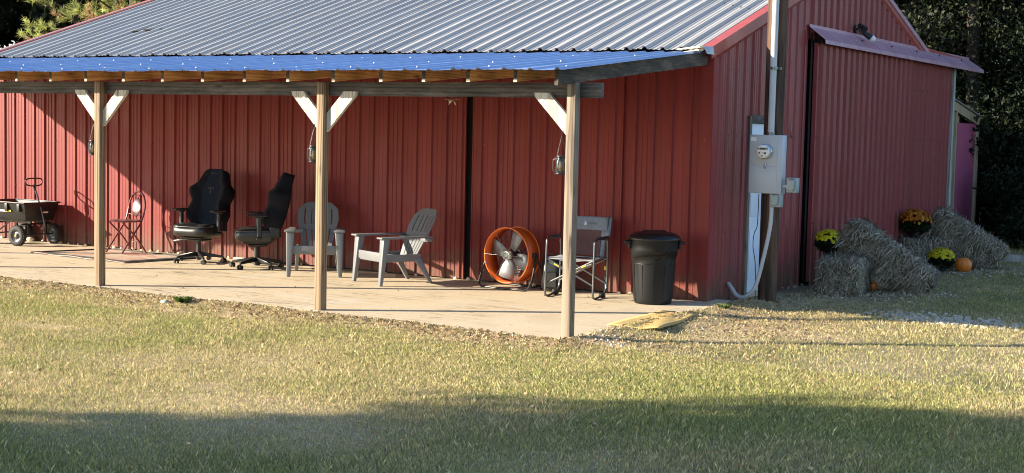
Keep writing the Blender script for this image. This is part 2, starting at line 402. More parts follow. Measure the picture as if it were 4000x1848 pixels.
def soil_mat():
    m, nt, b = nodes('lawn soil'); a = nt.nodes.new('ShaderNodeVertexColor'); a.layer_name = 'tint'
    n = noise(nt, 45, 4); r = ramp(nt, n.outputs[0], [(.3, (.55, .55, .55)), (.7, (1.35, 1.35, 1.35))])
    c = mix(nt, 1., a.outputs[0], r.outputs[0], 'MULTIPLY')
    nt.links.new(c, b.inputs['Base Color']); b.inputs['Roughness'].default_value = .95
    bump(nt, b, n.outputs[0], .8, .02); return m
M['grass_soil'] = soil_mat()
lawn()

def in_slab(x, y, pad=0):
    edge = -3.68+.16*(fbm(x, y*0+x*.3, 1.9, 31, 3)-.5)
    right = .27+.08*(fbm(x*0, y, 2.5, 33, 2)-.5)
    return (x > -13) & (x < right-pad) & (y > edge+pad) & (y < 9.3)
def grass(name, n, box, hmul=1., wmul=1., tri_only=True, seed=1):
    g = np.random.default_rng(seed)
    x = g.uniform(box[0], box[1], n); y = g.uniform(box[2], box[3], n)
    # keep what the frame can see (plus a margin)
    dx = x-CO.x; dy = y-CO.y; f = dx*fw.x+dy*fw.y; r = dx*rt.x+dy*rt.y
    keep = (f > 4.2) & (np.abs(r) < f*.357*1.12+.5)
    s = straw_mask(x, y)
    keep &= g.random(n) > s*.5
    keep &= ~in_slab(x, y)
    keep &= ~((x < .05) & (y > -.05) & (y < 9.3))
    x, y, s = x[keep], y[keep], s[keep]; n = len(x)
    h = g.gamma(6, .0034, n)*hmul*(1-.35*s)*(.75+.6*fbm(x, y, 1.4, 12, 2)); wd = g.uniform(.0015, .0031, n)*wmul
    a = g.uniform(0, 2*np.pi, n); lean = g.uniform(.05, .75, n)*h; la = g.uniform(0, 2*np.pi, n)
    z = gz(x, y)-.003
    bx, by = np.cos(a)*wd, np.sin(a)*wd
    mx, my = x+np.cos(la)*lean*.35, y+np.sin(la)*lean*.35
    V = np.stack([np.stack([x-bx, y-by, z], -1), np.stack([x+bx, y+by, z], -1),
                  np.stack([mx+bx*.7, my+by*.7, z+h*.6], -1), np.stack([x+np.cos(la)*lean, y+np.sin(la)*lean, z+h], -1)], 1)
    F = np.arange(n*4).reshape(n, 4)
    p = fbm(x, y, .8, 14, 3); q = g.random(n)
    green = np.array([.235, .265, .095]); lime = np.array([.50, .48, .155]); straw = np.array([.76, .63, .33]); tan = np.array([.50, .38, .22])
    gm = np.clip((p-.46)*3+.4, 0, 1)*(1-s)
    isg = q < (.30+.52*gm)
    c = np.where(isg[:, None], green+(lime-green)*g.random(n)[:, None], straw+(tan-straw)*g.random(n)[:, None])
    c = c*(.50+.75*g.random(n)[:, None])
    o = arrmesh(name, V.reshape(-1, 3), F, 'grass', np.repeat(c, 4, 0))
    structure(o, 'stuff'); return o
grass('grass', 2300000, (-7.5, 8.5, -11.2, -3.55), 1.0, 1.0, seed=3)
grass('grass', 420000, (-9, 6.5, -3.8, 3.0), 1.0, 1.1, seed=4)
grass('grass', 200000, (-1, 6.5, 2.5, 13), .9, 1.5, seed=5)

# dead leaves and dirt crumbs along the slab edge
def litter(name, n, sampler, size, cols, seed, flat=.5, mat='leaf', zoff=.01):
    g = np.random.default_rng(seed); x, y = sampler(g, n); z = gz(x, y)+zoff; z = np.where(in_slab(x, y), zoff*.6, z)
    c = np.stack([x, y, z], -1); u = g.normal(size=(n, 3)); u[:, 2] *= flat; u /= np.linalg.norm(u, axis=1)[:, None]
    v = g.normal(size=(n, 3)); v[:, 2] *= flat; v -= (v*u).sum(1)[:, None]*u; v /= np.linalg.norm(v, axis=1)[:, None]
    s = size*g.uniform(.5, 1.4, n)[:, None]
    V = np.stack([c-u*s, c+v*s*.5, c+u*s, c-v*s*.5], 1).reshape(-1, 3)
    C = np.array(cols)[g.integers(0, len(cols), n)]*g.uniform(.6, 1.3, n)[:, None]
    o = arrmesh(name, V, np.arange(n*4).reshape(n, 4), mat, np.repeat(C, 4, 0)); structure(o, 'stuff'); return o
def edge_band(g, n):
    x = g.uniform(-9.5, .6, n); return x, -3.64-np.abs(g.normal(0, .24, n))*(.4+1.4*vnoise(x, x*0, .9, 7))+.05*np.sin(x*3)
litter('leaf_litter', 5500, edge_band, .018, [(.30, .2, .11), (.42, .3, .17), (.2, .13, .08), (.5, .4, .25)], 31)
def patch2(g, n):
    k = g.integers(0, 5, n); cx = np.array([1.3, .9, .5, .9, .25])[k]; cy = np.array([-1.6, -.6, .7, 2.0, -3.2])[k]
    return cx+g.normal(0, .6, n), cy+g.normal(0, .4, n)
litter('leaf_litter', 4200, lambda g, n: (lambda x, y: (np.where(in_slab(x, y) | ((x < .06) & (y > 0)), 1.0+g.random(n), x), y))(*patch2(g, n)), .016, [(.34, .23, .13), (.46, .34, .2), (.24, .16, .1)], 32)

litter('fallen_leaves', 900, lambda g, n: (g.uniform(-6, 6, n), g.uniform(-11, -3.7, n)), .017, [(.40, .26, .12), (.30, .17, .08), (.55, .42, .24)], 35, .5, 'leaf', .03)
litter('fallen_leaves', 160, lambda g, n: (g.uniform(-9, 0, n), g.uniform(-3.4, -.3, n)), .010, [(.30, .2, .10), (.22, .14, .08)], 36, .3, 'leaf', .01)
def slab():
    # one slab, front edge slightly uneven
    pts = []
    xs = np.linspace(-13.2, .3, 120); ys = -3.80+.05*(vnoise(xs, xs*0, 1.7, 4)-.5)
    b = MB(); top = [(x, y, 0) for x, y in zip(xs, ys)]; back = [(x, 9.0 if x < -.05 else -.02, 0) for x in xs]
    back = [(x, .3, 0) for x in xs[:-1]]+[(.28, -.12, 0)]
    n = len(xs); low = [(x, y, -.18) for x, y, z in top]
    vs = top+back+low
    fs = [(i, i+1, n+i+1, n+i) for i in range(n-1)]+[(2*n+i, 2*n+i+1, i+1, i) for i in range(n-1)]
    vs += [(.28, -.12, -.18)]; fs.append((n-1, 3*n-1, 3*n, 2*n-1))
    b.add(vs, fs); o = b.build('patio', 'concrete'); structure(o)
    return o
slab()

# ------------------------------------------------------------------ BARN
barn = thing('barn', 'long red ribbed metal barn with open porch and silver metal roof', 'barn')
P9 = .2286
def profile(s0, s1, off=0., h=.020, minor=.003, flip=1, wide=False, base=.024, topw=.010):
    """ribbed section: list of (s, height) from s0 to s1"""
    out = []; k = math.floor((s0-off)/P9)-1
    while True:
        c = off+k*P9
        if c > s1+P9: break
        for d, hh in ((0, 0), (.016, h), (.125, h), (.141, 0)) if wide else ((-base, 0), (-topw, h), (topw, h), (base, 0), (.070, 0), (.076, minor), (.088, minor), (.094, 0), (.135, 0), (.141, minor), (.153, minor), (.159, 0)):
            s = c+d*flip; hh = hh+(.004 if k % 4 == 0 and d > -.05 and hh else 0)
            out.append((s, hh))
        k += 1
    out.sort(); out = [(s, hh) for s, hh in out if s0 < s < s1]
    return [(s0, 0)]+out+[(s1, 0)]
def ribbed_wall(b, s0, s1, z0, z1, place, off=0., depth=0., **kw):
    """place(s,h,z)->Vector; z0,z1 numbers or functions of s"""
    pr = profile(s0, s1, off, **kw); f0 = z0 if callable(z0) else (lambda s: z0); f1 = z1 if callable(z1) else (lambda s: z1)
    vs = []
    for s, h in pr: vs += [place(s, h, f0(s)), place(s, h, f1(s))]
    fs = [(2*i, 2*i+2, 2*i+3, 2*i+1) for i in range(len(pr)-1)]
    b.add(vs, fs)
RL = lambda y: 2.83+.335*y if y < 4.45 else 4.321-.327*(y-4.45)      # underside-ish of main roof
XL = -12.25
# front wall, split by two sliding doors
front = lambda y0: (lambda s, h, z: Vector((s, y0-h, z)))
b = MB(); OFF = -11.904
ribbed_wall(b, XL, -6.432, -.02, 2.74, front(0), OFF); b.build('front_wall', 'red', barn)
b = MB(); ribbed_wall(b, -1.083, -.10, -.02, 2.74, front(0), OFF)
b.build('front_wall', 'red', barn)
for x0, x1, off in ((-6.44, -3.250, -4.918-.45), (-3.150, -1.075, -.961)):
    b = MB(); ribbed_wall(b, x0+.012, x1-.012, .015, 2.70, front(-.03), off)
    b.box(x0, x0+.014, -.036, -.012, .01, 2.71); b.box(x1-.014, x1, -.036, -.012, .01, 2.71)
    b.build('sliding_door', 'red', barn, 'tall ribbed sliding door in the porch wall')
b = MB(); b.box(-6.5, -1.0, -.03, -.012, 2.70, 2.75); b.build('door_track', 'red_trim', barn)
# black backing sheets, painted as the interior shade behind the gaps
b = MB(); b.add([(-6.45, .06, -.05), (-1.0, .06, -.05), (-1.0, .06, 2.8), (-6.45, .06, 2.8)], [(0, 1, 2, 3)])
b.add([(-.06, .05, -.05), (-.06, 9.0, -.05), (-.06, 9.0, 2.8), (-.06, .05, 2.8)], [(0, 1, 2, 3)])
b.build('dark_backing', 'dark', barn)
# gable wall
gab = lambda x0: (lambda s, h, z: Vector((x0+h, s, z)))
b = MB(); GO = 2.942
ribbed_wall(b, .10, 1.03, -.14, lambda s: RL(s)-.03, gab(0), GO)
ribbed_wall(b, 1.03, 2.02, 2.09, lambda s: RL(s)-.03, gab(0), GO)
ribbed_wall(b, 2.02, 2.86, -.14, lambda s: RL(s)-.03, gab(0), GO)
ribbed_wall(b, 2.86, 7.85, 3.10, lambda s: min(RL(s)-.03, 9), gab(0), GO, wide=True, h=.036)
ribbed_wall(b, 7.85, 9.3, 3.02, 3.17, gab(0), GO)
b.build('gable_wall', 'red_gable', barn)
# back and left walls
b = MB(); b.box(XL, -.02, 9.0, 9.02, -.05, 2.83); 
b.prism([(0.02, -.05), (8.98, -.05), (8.98, 2.8), (4.45, 4.28), (0.02, 2.8)], XL, XL+.02, 'x'); b.build('back_wall', 'red', barn)
# corner trim
b = MB(); b.box(-.11, .026, -.030, -.010, -.02, 2.76); b.build('corner_trim', 'red', barn)
b = MB(); b.box(.004, .026, -.0098, .11, -.02, 2.80); b.build('corner_trim', 'red_gable', barn)
# big sliding door on the gable
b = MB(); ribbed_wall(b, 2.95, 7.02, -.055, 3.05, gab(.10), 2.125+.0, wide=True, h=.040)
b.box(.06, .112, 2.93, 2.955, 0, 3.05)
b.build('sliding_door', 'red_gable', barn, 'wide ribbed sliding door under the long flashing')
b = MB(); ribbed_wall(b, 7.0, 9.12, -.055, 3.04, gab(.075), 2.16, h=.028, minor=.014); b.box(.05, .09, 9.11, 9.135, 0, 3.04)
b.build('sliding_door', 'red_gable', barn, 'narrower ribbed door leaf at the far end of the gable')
# vertical channel left of sliding door
b = MB(); b.box(.0, .03, 2.70, 2.73, 0, 3.2); b.build('door_jamb', 'red_gable', barn)
b = MB(); b.box(.040, .046, 2.865, 2.925, 0, 3.18); b.build('jamb_shade', 'dark', barn)  # solid black strip painted as the shade inside the gap
# flashing above the door
b = MB()
y0, y1 = 2.80, 10.45
b.add([(.042, y0, 3.245), (.23, y0+.06, 3.085), (.23, y1+.16, 3.065), (.042, y1-.1, 3.225)], [(0, 1, 2, 3)])
b.add([(.23, y0+.06, 3.085), (.235, y0+.06, 3.035), (.235, y1+.16, 3.01), (.23, y1+.16, 3.065)], [(0, 1, 2, 3)])
b.add([(.042, y1-.1, 3.225), (.23, y1+.16, 3.065), (.235, y1+.16, 3.01), (.042, y1-.1, 3.03)], [(0, 1, 2, 3)])
b.add([(.042, y0, 3.245), (.042, y1-.1, 3.225), (.040, y1-.1, 3.262), (.040, y0, 3.282)], [(0, 3, 2, 1)])
fl = b.build('door_flashing', 'sky_tint_trim', barn)
b = MB()
for y in (4.6, 5.9, 7.1, 8.3, 9.6): b = MB(); b.cyl((.11, y, 3.18), (.125, y, 3.192), .011, n=8); b.build('screw', 'black_matte', fl)
b = MB(); b.box(.012, .16, 2.98, 9.3, 3.055, 3.10); b.build('door_rail', 'black_metal', barn)
# far lean-to roof continuing behind flashing
b = MB(); b.hexa([(-12, 7.8, 3.16), (.05, 7.8, 3.20), (.05, 10.28, 3.155), (-12, 10.28, 3.1)], [(-12, 7.8, 3.28), (.05, 7.8, 3.285), (.05, 10.28, 3.215), (-12, 10.28, 3.18)])
b.build('lean_to_roof', 'red_trim', barn)
# posts of the lean-to, white topped
b = MB(); b.box(-.02, .085, 9.33, 9.43, -.1, 3.03); b.build('lean_to_post', 'wood_grey', barn)
b = MB(); b.box(-.14, -.03, 9.4, 9.5, -.1, 3.03); b.build('lean_to_post', 'fdoor_wood', barn)
# entry door behind the pole
b = MB(); b.box(-.02, .0, 1.10, 1.96, .0, 2.0)
for zz in ((.15, .75), (.9, 1.35), (1.45, 1.85)):
    for yy in ((1.18, 1.49), (1.57, 1.88)): b.box(.001, .007, yy[0], yy[1], zz[0], zz[1])
d = b.build('door', 'white_door', barn, 'white six panel door in the gable', bevel=.004)
b = MB(); b.box(-.02, .03, 1.03, 1.095, -.02, 2.09); b.box(-.02, .03, 1.965, 2.02, -.02, 2.09); b.build('door_frame', 'fdoor_wood', d)
b = MB(); b.box(-.02, .035, 1.096, 1.964, 2.005, 2.10); b.build('door_header', 'wood_beam', d)
b = MB(); b.box(-.02, .05, 1.10, 1.96, -.05, -.002); b.build('door_sill', 'concrete', d)
b = MB(); b.sphere((.05, 1.89, .98), .025); b.cyl((.0, 1.89, .98), (.05, 1.89, .98), .012); b.build('door_knob', 'steel', d)

# main roof (ribs run up the slope)
def roof_sheet(b, s0, s1, off, plc, n=1, **kw):
    pr = profile(s0, s1, off, **kw); vs = []
    for s, h in pr:
        for k in range(n+1): vs.append(plc(s, h, k/n))
    w_ = n+1
    fs = [(i*w_+k, i*w_+w_+k, i*w_+w_+k+1, i*w_+k+1) for i in range(len(pr)-1) for k in range(n)]
    b.add(vs, fs)
nL = Vector((0, -.335, 1)).normalized(); nR = Vector((0, .327, 1)).normalized()
def wav(s): return .006*math.sin(s*5.1)+.004*math.sin(s*13.7)
b = MB(); roof_sheet(b, XL-.02, .0, -.10, lambda s, h, t: Vector((s, -.13+t*(4.45+.13), 2.838+wav(s)*(1-t)+.335*(-.13+t*4.58)))+nL*h, 2, h=.032, base=.034, topw=.013, minor=.007)
main_roof = b.build('roof', 'roof', barn, 'silver ribbed main roof')
b = MB()
for k in range(54):
    for yy in (.35, 1.35, 2.35, 3.35):
        s = -.10-k*P9-.05
        b.cyl(Vector((s, yy, 2.835+.335*yy)), Vector((s, yy, 2.835+.335*yy))+nL*.012, .007, n=6)
b.build('screws', 'screw', main_roof)['kind'] = 'stuff'
b = MB(); roof_sheet(b, XL-.02, .0, -.10, lambda s, h, t: Vector((s, 4.45+t*3.5, 4.326-.327*t*3.5))+nR*h); b.build('roof', 'roof', barn, 'rear slope of the main roof')
for xx in (0.0, XL-.05):
    b = MB()
    sg = 1 if xx == 0 else -1
    for (ya, yb, sl, z_a) in ((-.14, 4.45, .335, 2.83-.335*.14), (4.45, 7.93, -.327, 4.321)):
        za, zb = z_a+.005, z_a+.005+sl*(yb-ya)
        x1, x2 = (-.10, .055) if xx == 0 else (XL-.09, XL+.08)
        b.hexa([(x1, ya, za+.012), (x2, ya, za+.012), (x2, yb, zb+.012), (x1, yb, zb+.012)], [(x1, ya, za+.03), (x2, ya, za+.03), (x2, yb, zb+.03), (x1, yb, zb+.03)])
        x3 = x2-.012 if xx == 0 else x1
        b.hexa([(x3, ya, za-.10), (x3+.012, ya, za-.10), (x3+.012, yb, zb-.10), (x3, yb, zb-.10)], [(x3, ya, za+.012), (x3+.012, ya, za+.012), (x3+.012, yb, zb+.012), (x3, yb, zb+.012)])
        if xx == 0: b.hexa([(.02, ya+.2, za-.145+.2*sl), (.03, ya+.2, za-.145+.2*sl), (.03, yb, zb-.145), (.02, yb, zb-.145)], [(.02, ya+.2, za-.10+.2*sl), (.055, ya+.2, za-.10+.2*sl), (.055, yb, zb-.10), (.02, yb, zb-.10)])
    b.build('gable_trim', 'red_trim', barn)
b = MB(); ya, yb = 4.5, 7.95; za = 4.321-.327*.05+.042; zb = 4.321-.327*3.5+.042
b.hexa([(-.16, ya, za), (.062, ya, za), (.062, yb, zb), (-.16, yb, zb)], [(-.16, ya, za+.010), (.062, ya, za+.010), (.062, yb, zb+.010), (-.16, yb, zb+.010)])
b.hexa([(.056, ya, za-.06), (.066, ya, za-.06), (.066, yb, zb-.06), (.056, yb, zb-.06)], [(.056, ya, za+.012), (.066, ya, za+.012), (.066, yb, zb+.012), (.056, yb, zb+.012)])
b.build('rake_cap', 'sky_tint_trim', barn, 'pale rake cap on the far slope')
b = MB(); b.hexa([(XL, 4.25, 4.27), (0, 4.25, 4.27), (0, 4.65, 4.27), (XL, 4.65, 4.27)], [(XL, 4.42, 4.36), (0, 4.42, 4.36), (0, 4.48, 4.36), (XL, 4.48, 4.36)]); b.build('ridge_cap', 'roof', barn)
# porch roof
def pz(y): return 2.392+.0985*(y+3.9)
def xr(y): return -.035+(.385+.035)*(-y-.1)/3.8
def plc(s, h, t):
    y = -3.9+t*3.75; k = (s-XL)/(0-XL); k = max(0, k); x = s+(xr(y))*max(0, min(1, (s+2)/2))
    z = pz(y)+wav(s+1)*.6*(1-t); return Vector((x, y, z+h*.9))
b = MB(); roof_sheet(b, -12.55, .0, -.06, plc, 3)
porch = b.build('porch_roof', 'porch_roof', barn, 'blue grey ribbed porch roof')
b = MB(); 
for k in range(56):
    s = -.06-k*P9
    for j, yy in enumerate((-3.70, -2.75, -1.5)):
        if (k+j) % 3: continue
        p = plc(s, .019, (yy+3.9)/3.75); b.cyl(p, p+Vector((0, 0, .010)), .007, n=6)
b.build('screws', 'screw', porch)['kind'] = 'stuff'
# porch underside (dark purlins)
b = MB()

# rafters
RX = [.235, -.19, -.70, -1.20, -1.70, -2.28, -2.86, -3.44, -4.02, -4.60, -5.19, -5.78, -6.36, -6.94, -7.5, -8.1, -8.7, -9.3, -9.9, -10.5, -11.1, -11.7, -12.3]
for i, x in enumerate(RX):
    xa, xb = x, (x-.27 if i == 0 else x)
    b = MB(); th = .038; ya, yb = -3.74, -.03
    za, zb = pz(ya)-.006, pz(yb)-.006; 
    hgt = .14 if i == 0 else .112
    b.hexa([(xa-th, ya, za-hgt), (xa, ya, za-hgt), (xb, yb, zb-hgt-.0), (xb-th, yb, zb-hgt)], [(xa-th, ya, za), (xa, ya, za), (xb, yb, zb), (xb-th, yb, zb)])
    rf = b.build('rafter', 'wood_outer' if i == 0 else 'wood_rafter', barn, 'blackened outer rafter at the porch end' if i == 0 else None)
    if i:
        b = MB(); b.box(x-th, x, ya-.004, ya-.0005, za-hgt, za-hgt+.028); b.build('end_lit_strip', 'wood_end', rf)  # pale strip painted as the sunlit lower tip of the rafter
        b = MB(); b.box(x-th, x, ya-.003, ya-.0005, za-hgt+.0285, za-.004); b.build('end_shade', 'wood_outer', rf)  # dark cover painted as the roof lip's shadow on the rafter end
# blocking between rafters, amber boards seen from the front
for i in range(1, len(RX)-1):
    b = MB(); y = -3.42; b.box(RX[i+1]+.003, RX[i]-.04, y, y+.035, pz(y)-.155, pz(y)-.04); 
# beam and posts
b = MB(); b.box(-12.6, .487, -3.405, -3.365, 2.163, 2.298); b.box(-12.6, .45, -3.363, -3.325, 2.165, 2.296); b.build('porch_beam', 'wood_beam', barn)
PX = [.275, -2.62, -5.85, -9.05, -12.2]
for i, x in enumerate(PX):
    b = MB(); w_ = .089; b.box(x-w_, x, -3.50, -3.50+w_, -.12, 2.296)
    po = b.build('porch_post', ['wood_post_old', 'wood_post', 'wood_post', 'wood_post', 'wood_post'][i], barn, bevel=.004)
    for sg in ((-1,) if i == 0 else (-1, 1)):
        b = MB(); xa = x-w_ if sg < 0 else x
        # 2x6 at 45 degrees: outline in x-z
        poly = [(0, 1.80), (0, 1.985), (.19, 2.175), (.21, 2.205), (.375, 2.205), (.36, 2.165)]
        poly = [(xa+sg*px, z) for px, z in poly]
        if sg > 0: poly = poly[::-1]
        b.prism(poly[::-1], -3.452, -3.412, 'y'); b.build('brace', 'wood_brace', po)
# old paint/bundle ends at the porch corner: folded flashing pieces
b = MB(); b.hexa([(-.28, -.34, 2.775), (.0, -.36, 2.795), (.01, -.22, 2.80), (-.28, -.22, 2.785)], [(-.28, -.34, 2.785), (.0, -.36, 2.815), (.01, -.22, 2.82), (-.28, -.22, 2.795)])
b.hexa([(-.16, -.42, 2.74), (.02, -.42, 2.76), (.02, -.3, 2.765), (-.16, -.3, 2.75)], [(-.16, -.42, 2.75), (.02, -.42, 2.775), (.02, -.3, 2.78), (-.16, -.3, 2.76)])
b.build('eave_closure', plain('yellowed foam closure', (.75, .66, .36), .8), barn)
b = MB(); b.add([(-.01, -.27, 2.815), (.05, -.14, 2.82), (.058, -.12, 2.73), (.03, -.25, 2.735)], [(0, 1, 2, 3), (3, 2, 1, 0)]); b.xf(Matrix.Translation((.012, 0, 0)))
b.build('eave_flap', 'galv_box', barn)
b = MB(); b.box(XL, -.02, -.012, -.002, 2.70, 2.80) if False else None
# cream blobs in rows along the foot of the front wall
b = MB(); g = random.Random(5)
for i in range(64):
    x = -.5-i*.19-g.random()*.05
    if -6.4 < x < -1.1 and g.random() < .8: continue
    r = g.uniform(.012, .026); b.sphere((x, -.035, .012), r*1.3, r, r*1.0, 8, 5)
for i in range(26):
    x = -7.05+i*.028; b.sphere((x, -.035, .014), .022, .018, .018, 8, 5)
for i in range(10):
    x = -7.9+i*.04; b.sphere((x, -.035, .012), .018, .016, .014, 8, 5)
b.build('cream_blobs', 'foam', barn)['kind'] = 'stuff'
b = MB()
for k in range(52):
    x = OFF+k*P9-.03
    if x > -.2: break
    if -6.4 < x < -1.1: continue
    for z in (.12, .85, 1.55, 2.2): b.cyl((x+.055, -.001, z), (x+.055, -.008, z), .008, n=6)
for k in range(-13, 28):
    y = GO+k*P9+.05
    if y < 0.1: continue
    for z in (.75, 1.85, 2.6, 3.32):
        if y > 2.95 and y < 9.0: b.cyl((.10 if z < 3.1 else 0, y, z), (.108 if z < 3.1 else .008, y, z), .009, n=6)
        elif y < 1.0 or 2.05 < y < 2.6: b.cyl((0, y, z), (.009, y, z), .009, n=6)
b.build('wall_screws', 'black_matte', barn)['kind'] = 'stuff'

# things on the barn
t = thing('security_light', 'black twin-head floodlight with one white bulb on the gable', 'floodlight', (.02, 4.55, 3.34))
b = MB(); b.cyl((0, 0, 0), (.03, 0, 0), .055, n=16); b.build('wall_plate', 'black', t)
for yy, zz in ((-.10, .03), (.10, -.06)):
    b = MB(); b.tube([(.03, 0, 0), (.07, yy*.5, zz*.3), (.11, yy*.8, zz)], .012)
    b.cyl((.09, yy*.75, zz+.02), (.19, yy*1.3, zz-.05), .03, .045, 14); b.build('lamp_head', 'black', t)
b = MB(); b.sphere((.205, .135, -.125), .048); b.build('bulb', 'bulb', t)
t = thing('wire_hook', 'thin bent wire hook hanging on the red gable beside the pole', 'hook', (.03, 2.30, 1.93))
b = MB(); b.tube([(0, 0, .09), (.01, 0, .03), (.012, -.02, -.05), (.012, .03, -.09), (.012, .09, -.07), (.012, .07, -.01), (.01, .0, .03)], .005, 6); b.build('wire', 'tube', t)
t = thing('twig_bundle', 'dry tan twig scrap dangling under the porch beam', 'twigs', (-1.12, -3.40, 2.163))
b = MB()
for k in range(9):
    a = rnd.uniform(-1.5, 1.5); l = rnd.uniform(.04, .09); c = Vector((rnd.uniform(-.03, .03), 0, -.03))
    b.tube([c, c+Vector((math.sin(a)*l, rnd.uniform(-.01, .01), -abs(math.cos(a))*l*.7+.01))], .004, 5)
b.cyl((0, 0, 0), (0, 0, -.05), .002, n=5); b.build('twigs', 'twig', t)
t = thing('bark_scrap', 'brown strip of bark lying on the silver roof', 'bark scrap', (-10.16, 1.2, 3.25))
b = MB(); b.add([(-.30, -.06, -.005), (-.05, -.02, .02), (.28, .10, .045), (.30, .15, .05), (.02, .07, .05), (-.26, .0, .02)], [(0, 1, 2, 3, 4, 5)])
b.add([(-.30, -.06, -.02), (-.05, -.02, .0), (.28, .10, .02), (.30, .15, .03), (.02, .07, .03), (-.26, .0, .0)], [(5, 4, 3, 2, 1, 0)]); b.build('bark', 'bark', t)

# jar lanterns on the posts
def lantern(x, y, z, label, side=-1):
    t = thing('jar_lantern', label, 'lantern', (x, y, z), 0, 'glass lanterns hung on the porch posts')
    b = MB(); b.lathe([(.0, .002), (.045, .002), (.052, .015), (.052, .125), (.042, .14), (.042, .15)], 20); b.build('jar', 'glass', t)
    b = MB(); b.lathe([(.0, .172), (.046, .172), (.05, .168), (.05, .148), (.046, .146)], 20); b.lathe([(.0, .002), (.055, .0), (.057, .006), (.055, .014)], 20); b.build('lid', 'black_metal', t)
    b = MB(); b.cyl((0, 0, .148), (0, 0, .115), .02, n=12); b.build('socket', 'black', t)
    b = MB(); b.lathe([(0, .03), (.014, .038), (.019, .06), (.016, .09), (.012, .115)], 12); b.build('bulb', plain('amber bulb', (.40, .24, .08), .2), t)
    b = MB()
    for a in (0, 2.1, 4.2): b.tube([(math.cos(a)*.048, math.sin(a)*.048, .16), (math.cos(a)*.015, math.sin(a)*.015, .30), (0, 0, .35)], .0025, 5)
    b.tube([(0, 0, .35), (.0, 0, .385), (.02, 0, .39)], .003, 5); b.build('chain', 'black_metal', t)
    b = MB(); b.tube([(-.052, 0, .14), (-.085, 0, .135), (-.088, 0, .09), (-.088, 0, .04), (-.06, 0, .02)], .004, 6); b.build('handle', 'tube', t)
    b = MB()
    for a in (.6, 2.2, 3.8, 5.4): b.cyl((math.cos(a)*.055, math.sin(a)*.055, .008), (math.cos(a)*.052, math.sin(a)*.052, .16), .0025, n=5)
    b.build('cage', 'black_metal', t)
    return t
lantern(.275-.089-.065, -3.455, 1.47, 'clear jar lantern with amber bulb on the post nearest the trash can')
lantern(-2.62-.089-.062, -3.455, 1.49, 'small jar lantern hanging on the middle post above the gray chairs')
lantern(-5.85-.089-.055, -3.455, 1.47, 'jar lantern on the post in front of the red chair')

# ------------------------------------------------------------------ utility pole and meter
pole = thing('utility_pole', 'dark brown round wooden utility pole with gray riser conduit', 'utility pole', (.44, .72, -.1))
b = MB(); b.cyl((0, 0, 0), (.02, .0, 6.6), .107, .118, 24); b.build('shaft', 'wood_pole', pole)
b = MB(); b.cyl((.038, -.15, 1.96), (.055, -.15, 6.5), .037, n=16); b.build('conduit', 'pvc', pole)
b = MB(); b.cyl((.037, -.15, 1.94), (.038, -.15, 2.0), .044, n=16); b.cyl((.048, -.15, 2.70), (.048, -.15, 2.73), .043, n=16); b.box(-.02, .12, -.115, -.10, 2.70, 2.73); b.build('clamp', 'tube', pole)
mt = thing('meter_panel', 'gray electric meter cabinet with round glass meter on the pole', 'meter box', (.462, .48, 1.215))
b = MB(); b.box(-.195, .195, 0, .13, 0, .655); b.build('cabinet', 'galv_box', mt, bevel=.006)
b = MB(); b.box(-.188, .14, -.004, -.0005, .31, .645); b.build('upper_cover', 'galv_box', mt, bevel=.002)
b = MB(); b.box(-.188, .14, -.005, -.0005, .006, .304); b.build('lower_cover', 'galv_box', mt, bevel=.002)
b = MB(); rot = Matrix.Translation((.0, -.005, .47)) @ Matrix.Rotation(R_(90), 4, 'X')
b.lathe([(.088, 0), (.088, .02), (.08, .028), (.075, .03)], 28, rot); b.build('meter_ring', 'steel', mt)
b = MB(); b.lathe([(.0, .03), (.074, .03), (.074, .08), (.066, .088), (0, .088)], 28, rot); me_ = b.build('meter', 'white_mark', mt, 'round meter')
b = MB()
for (x0, x1, z0, z1) in ((-.038, .035, .49, .512), (-.062, -.045, .492, .508), (.045, .058, .488, .515), (-.045, -.03, .445, .462), (.015, .04, .440, .462), (-.02, .005, .415, .425), (-.055, -.05, .44, .47), (-.005, .003, .45, .458)):
    b.box(x0, x1, -.0955, -.0935, z0, z1)
b.build('display', 'black', me_)
b = MB(); b.box(-.180, -.112, -.0065, -.0045, .585, .628); b.build('sticker', 'white_mark', mt)
b = MB(); b.tube([(.0, -.012, .36), (-.012, -.014, .33), (-.008, -.014, .28), (.008, -.014, .28), (.012, -.014, .33), (0, -.012, .36)], .004, 6); b.build('hasp', 'steel', mt)
def outlet(x, y, z, w_, h_, label):
    t = thing('outlet_box', label, 'outlet box', (x, y, z), 0)
    b = MB(); b.box(-w_/2, w_/2, 0, .09, 0, h_); b.build('housing', 'outlet_box', t, bevel=.005)
    b = MB(); b.prism([(-w_*.36, h_*.82), (w_*.36, h_*.82), (w_*.30, h_*.28), (w_*.18, h_*.12), (-w_*.18, h_*.12), (-w_*.30, h_*.28)][::-1], -.028, -.0005, 'y'); b.build('flap_cover', 'outlet_box', t, bevel=.006)
    b = MB()
    for k in range(5): b.box(-w_*.3+k*w_*.12, -w_*.3+k*w_*.12+w_*.07, -.003, -.0005, h_*.88, h_*.88+.012)
    b.build('hinge', 'black', t)
    return t
outlet(.582, .50, 1.065, .13, .155, 'gray outlet box with flap cover directly under the meter cabinet')
outlet(.775, .49, 1.235, .12, .165, 'gray outlet box with flap cover sticking out right of the pole')
t = thing('box_nipple', 'short gray pipe joining meter cabinet and right outlet box', 'pipe', (.66, .53, 1.30)); b = MB(); b.cyl((0, 0, 0), (.055, 0, 0), .02); b.build('pipe', 'pvc', t)
t = thing('flexible_conduit', 'gray flexible conduit curving down to the barn wall', 'conduit', (.4, .5, 0))
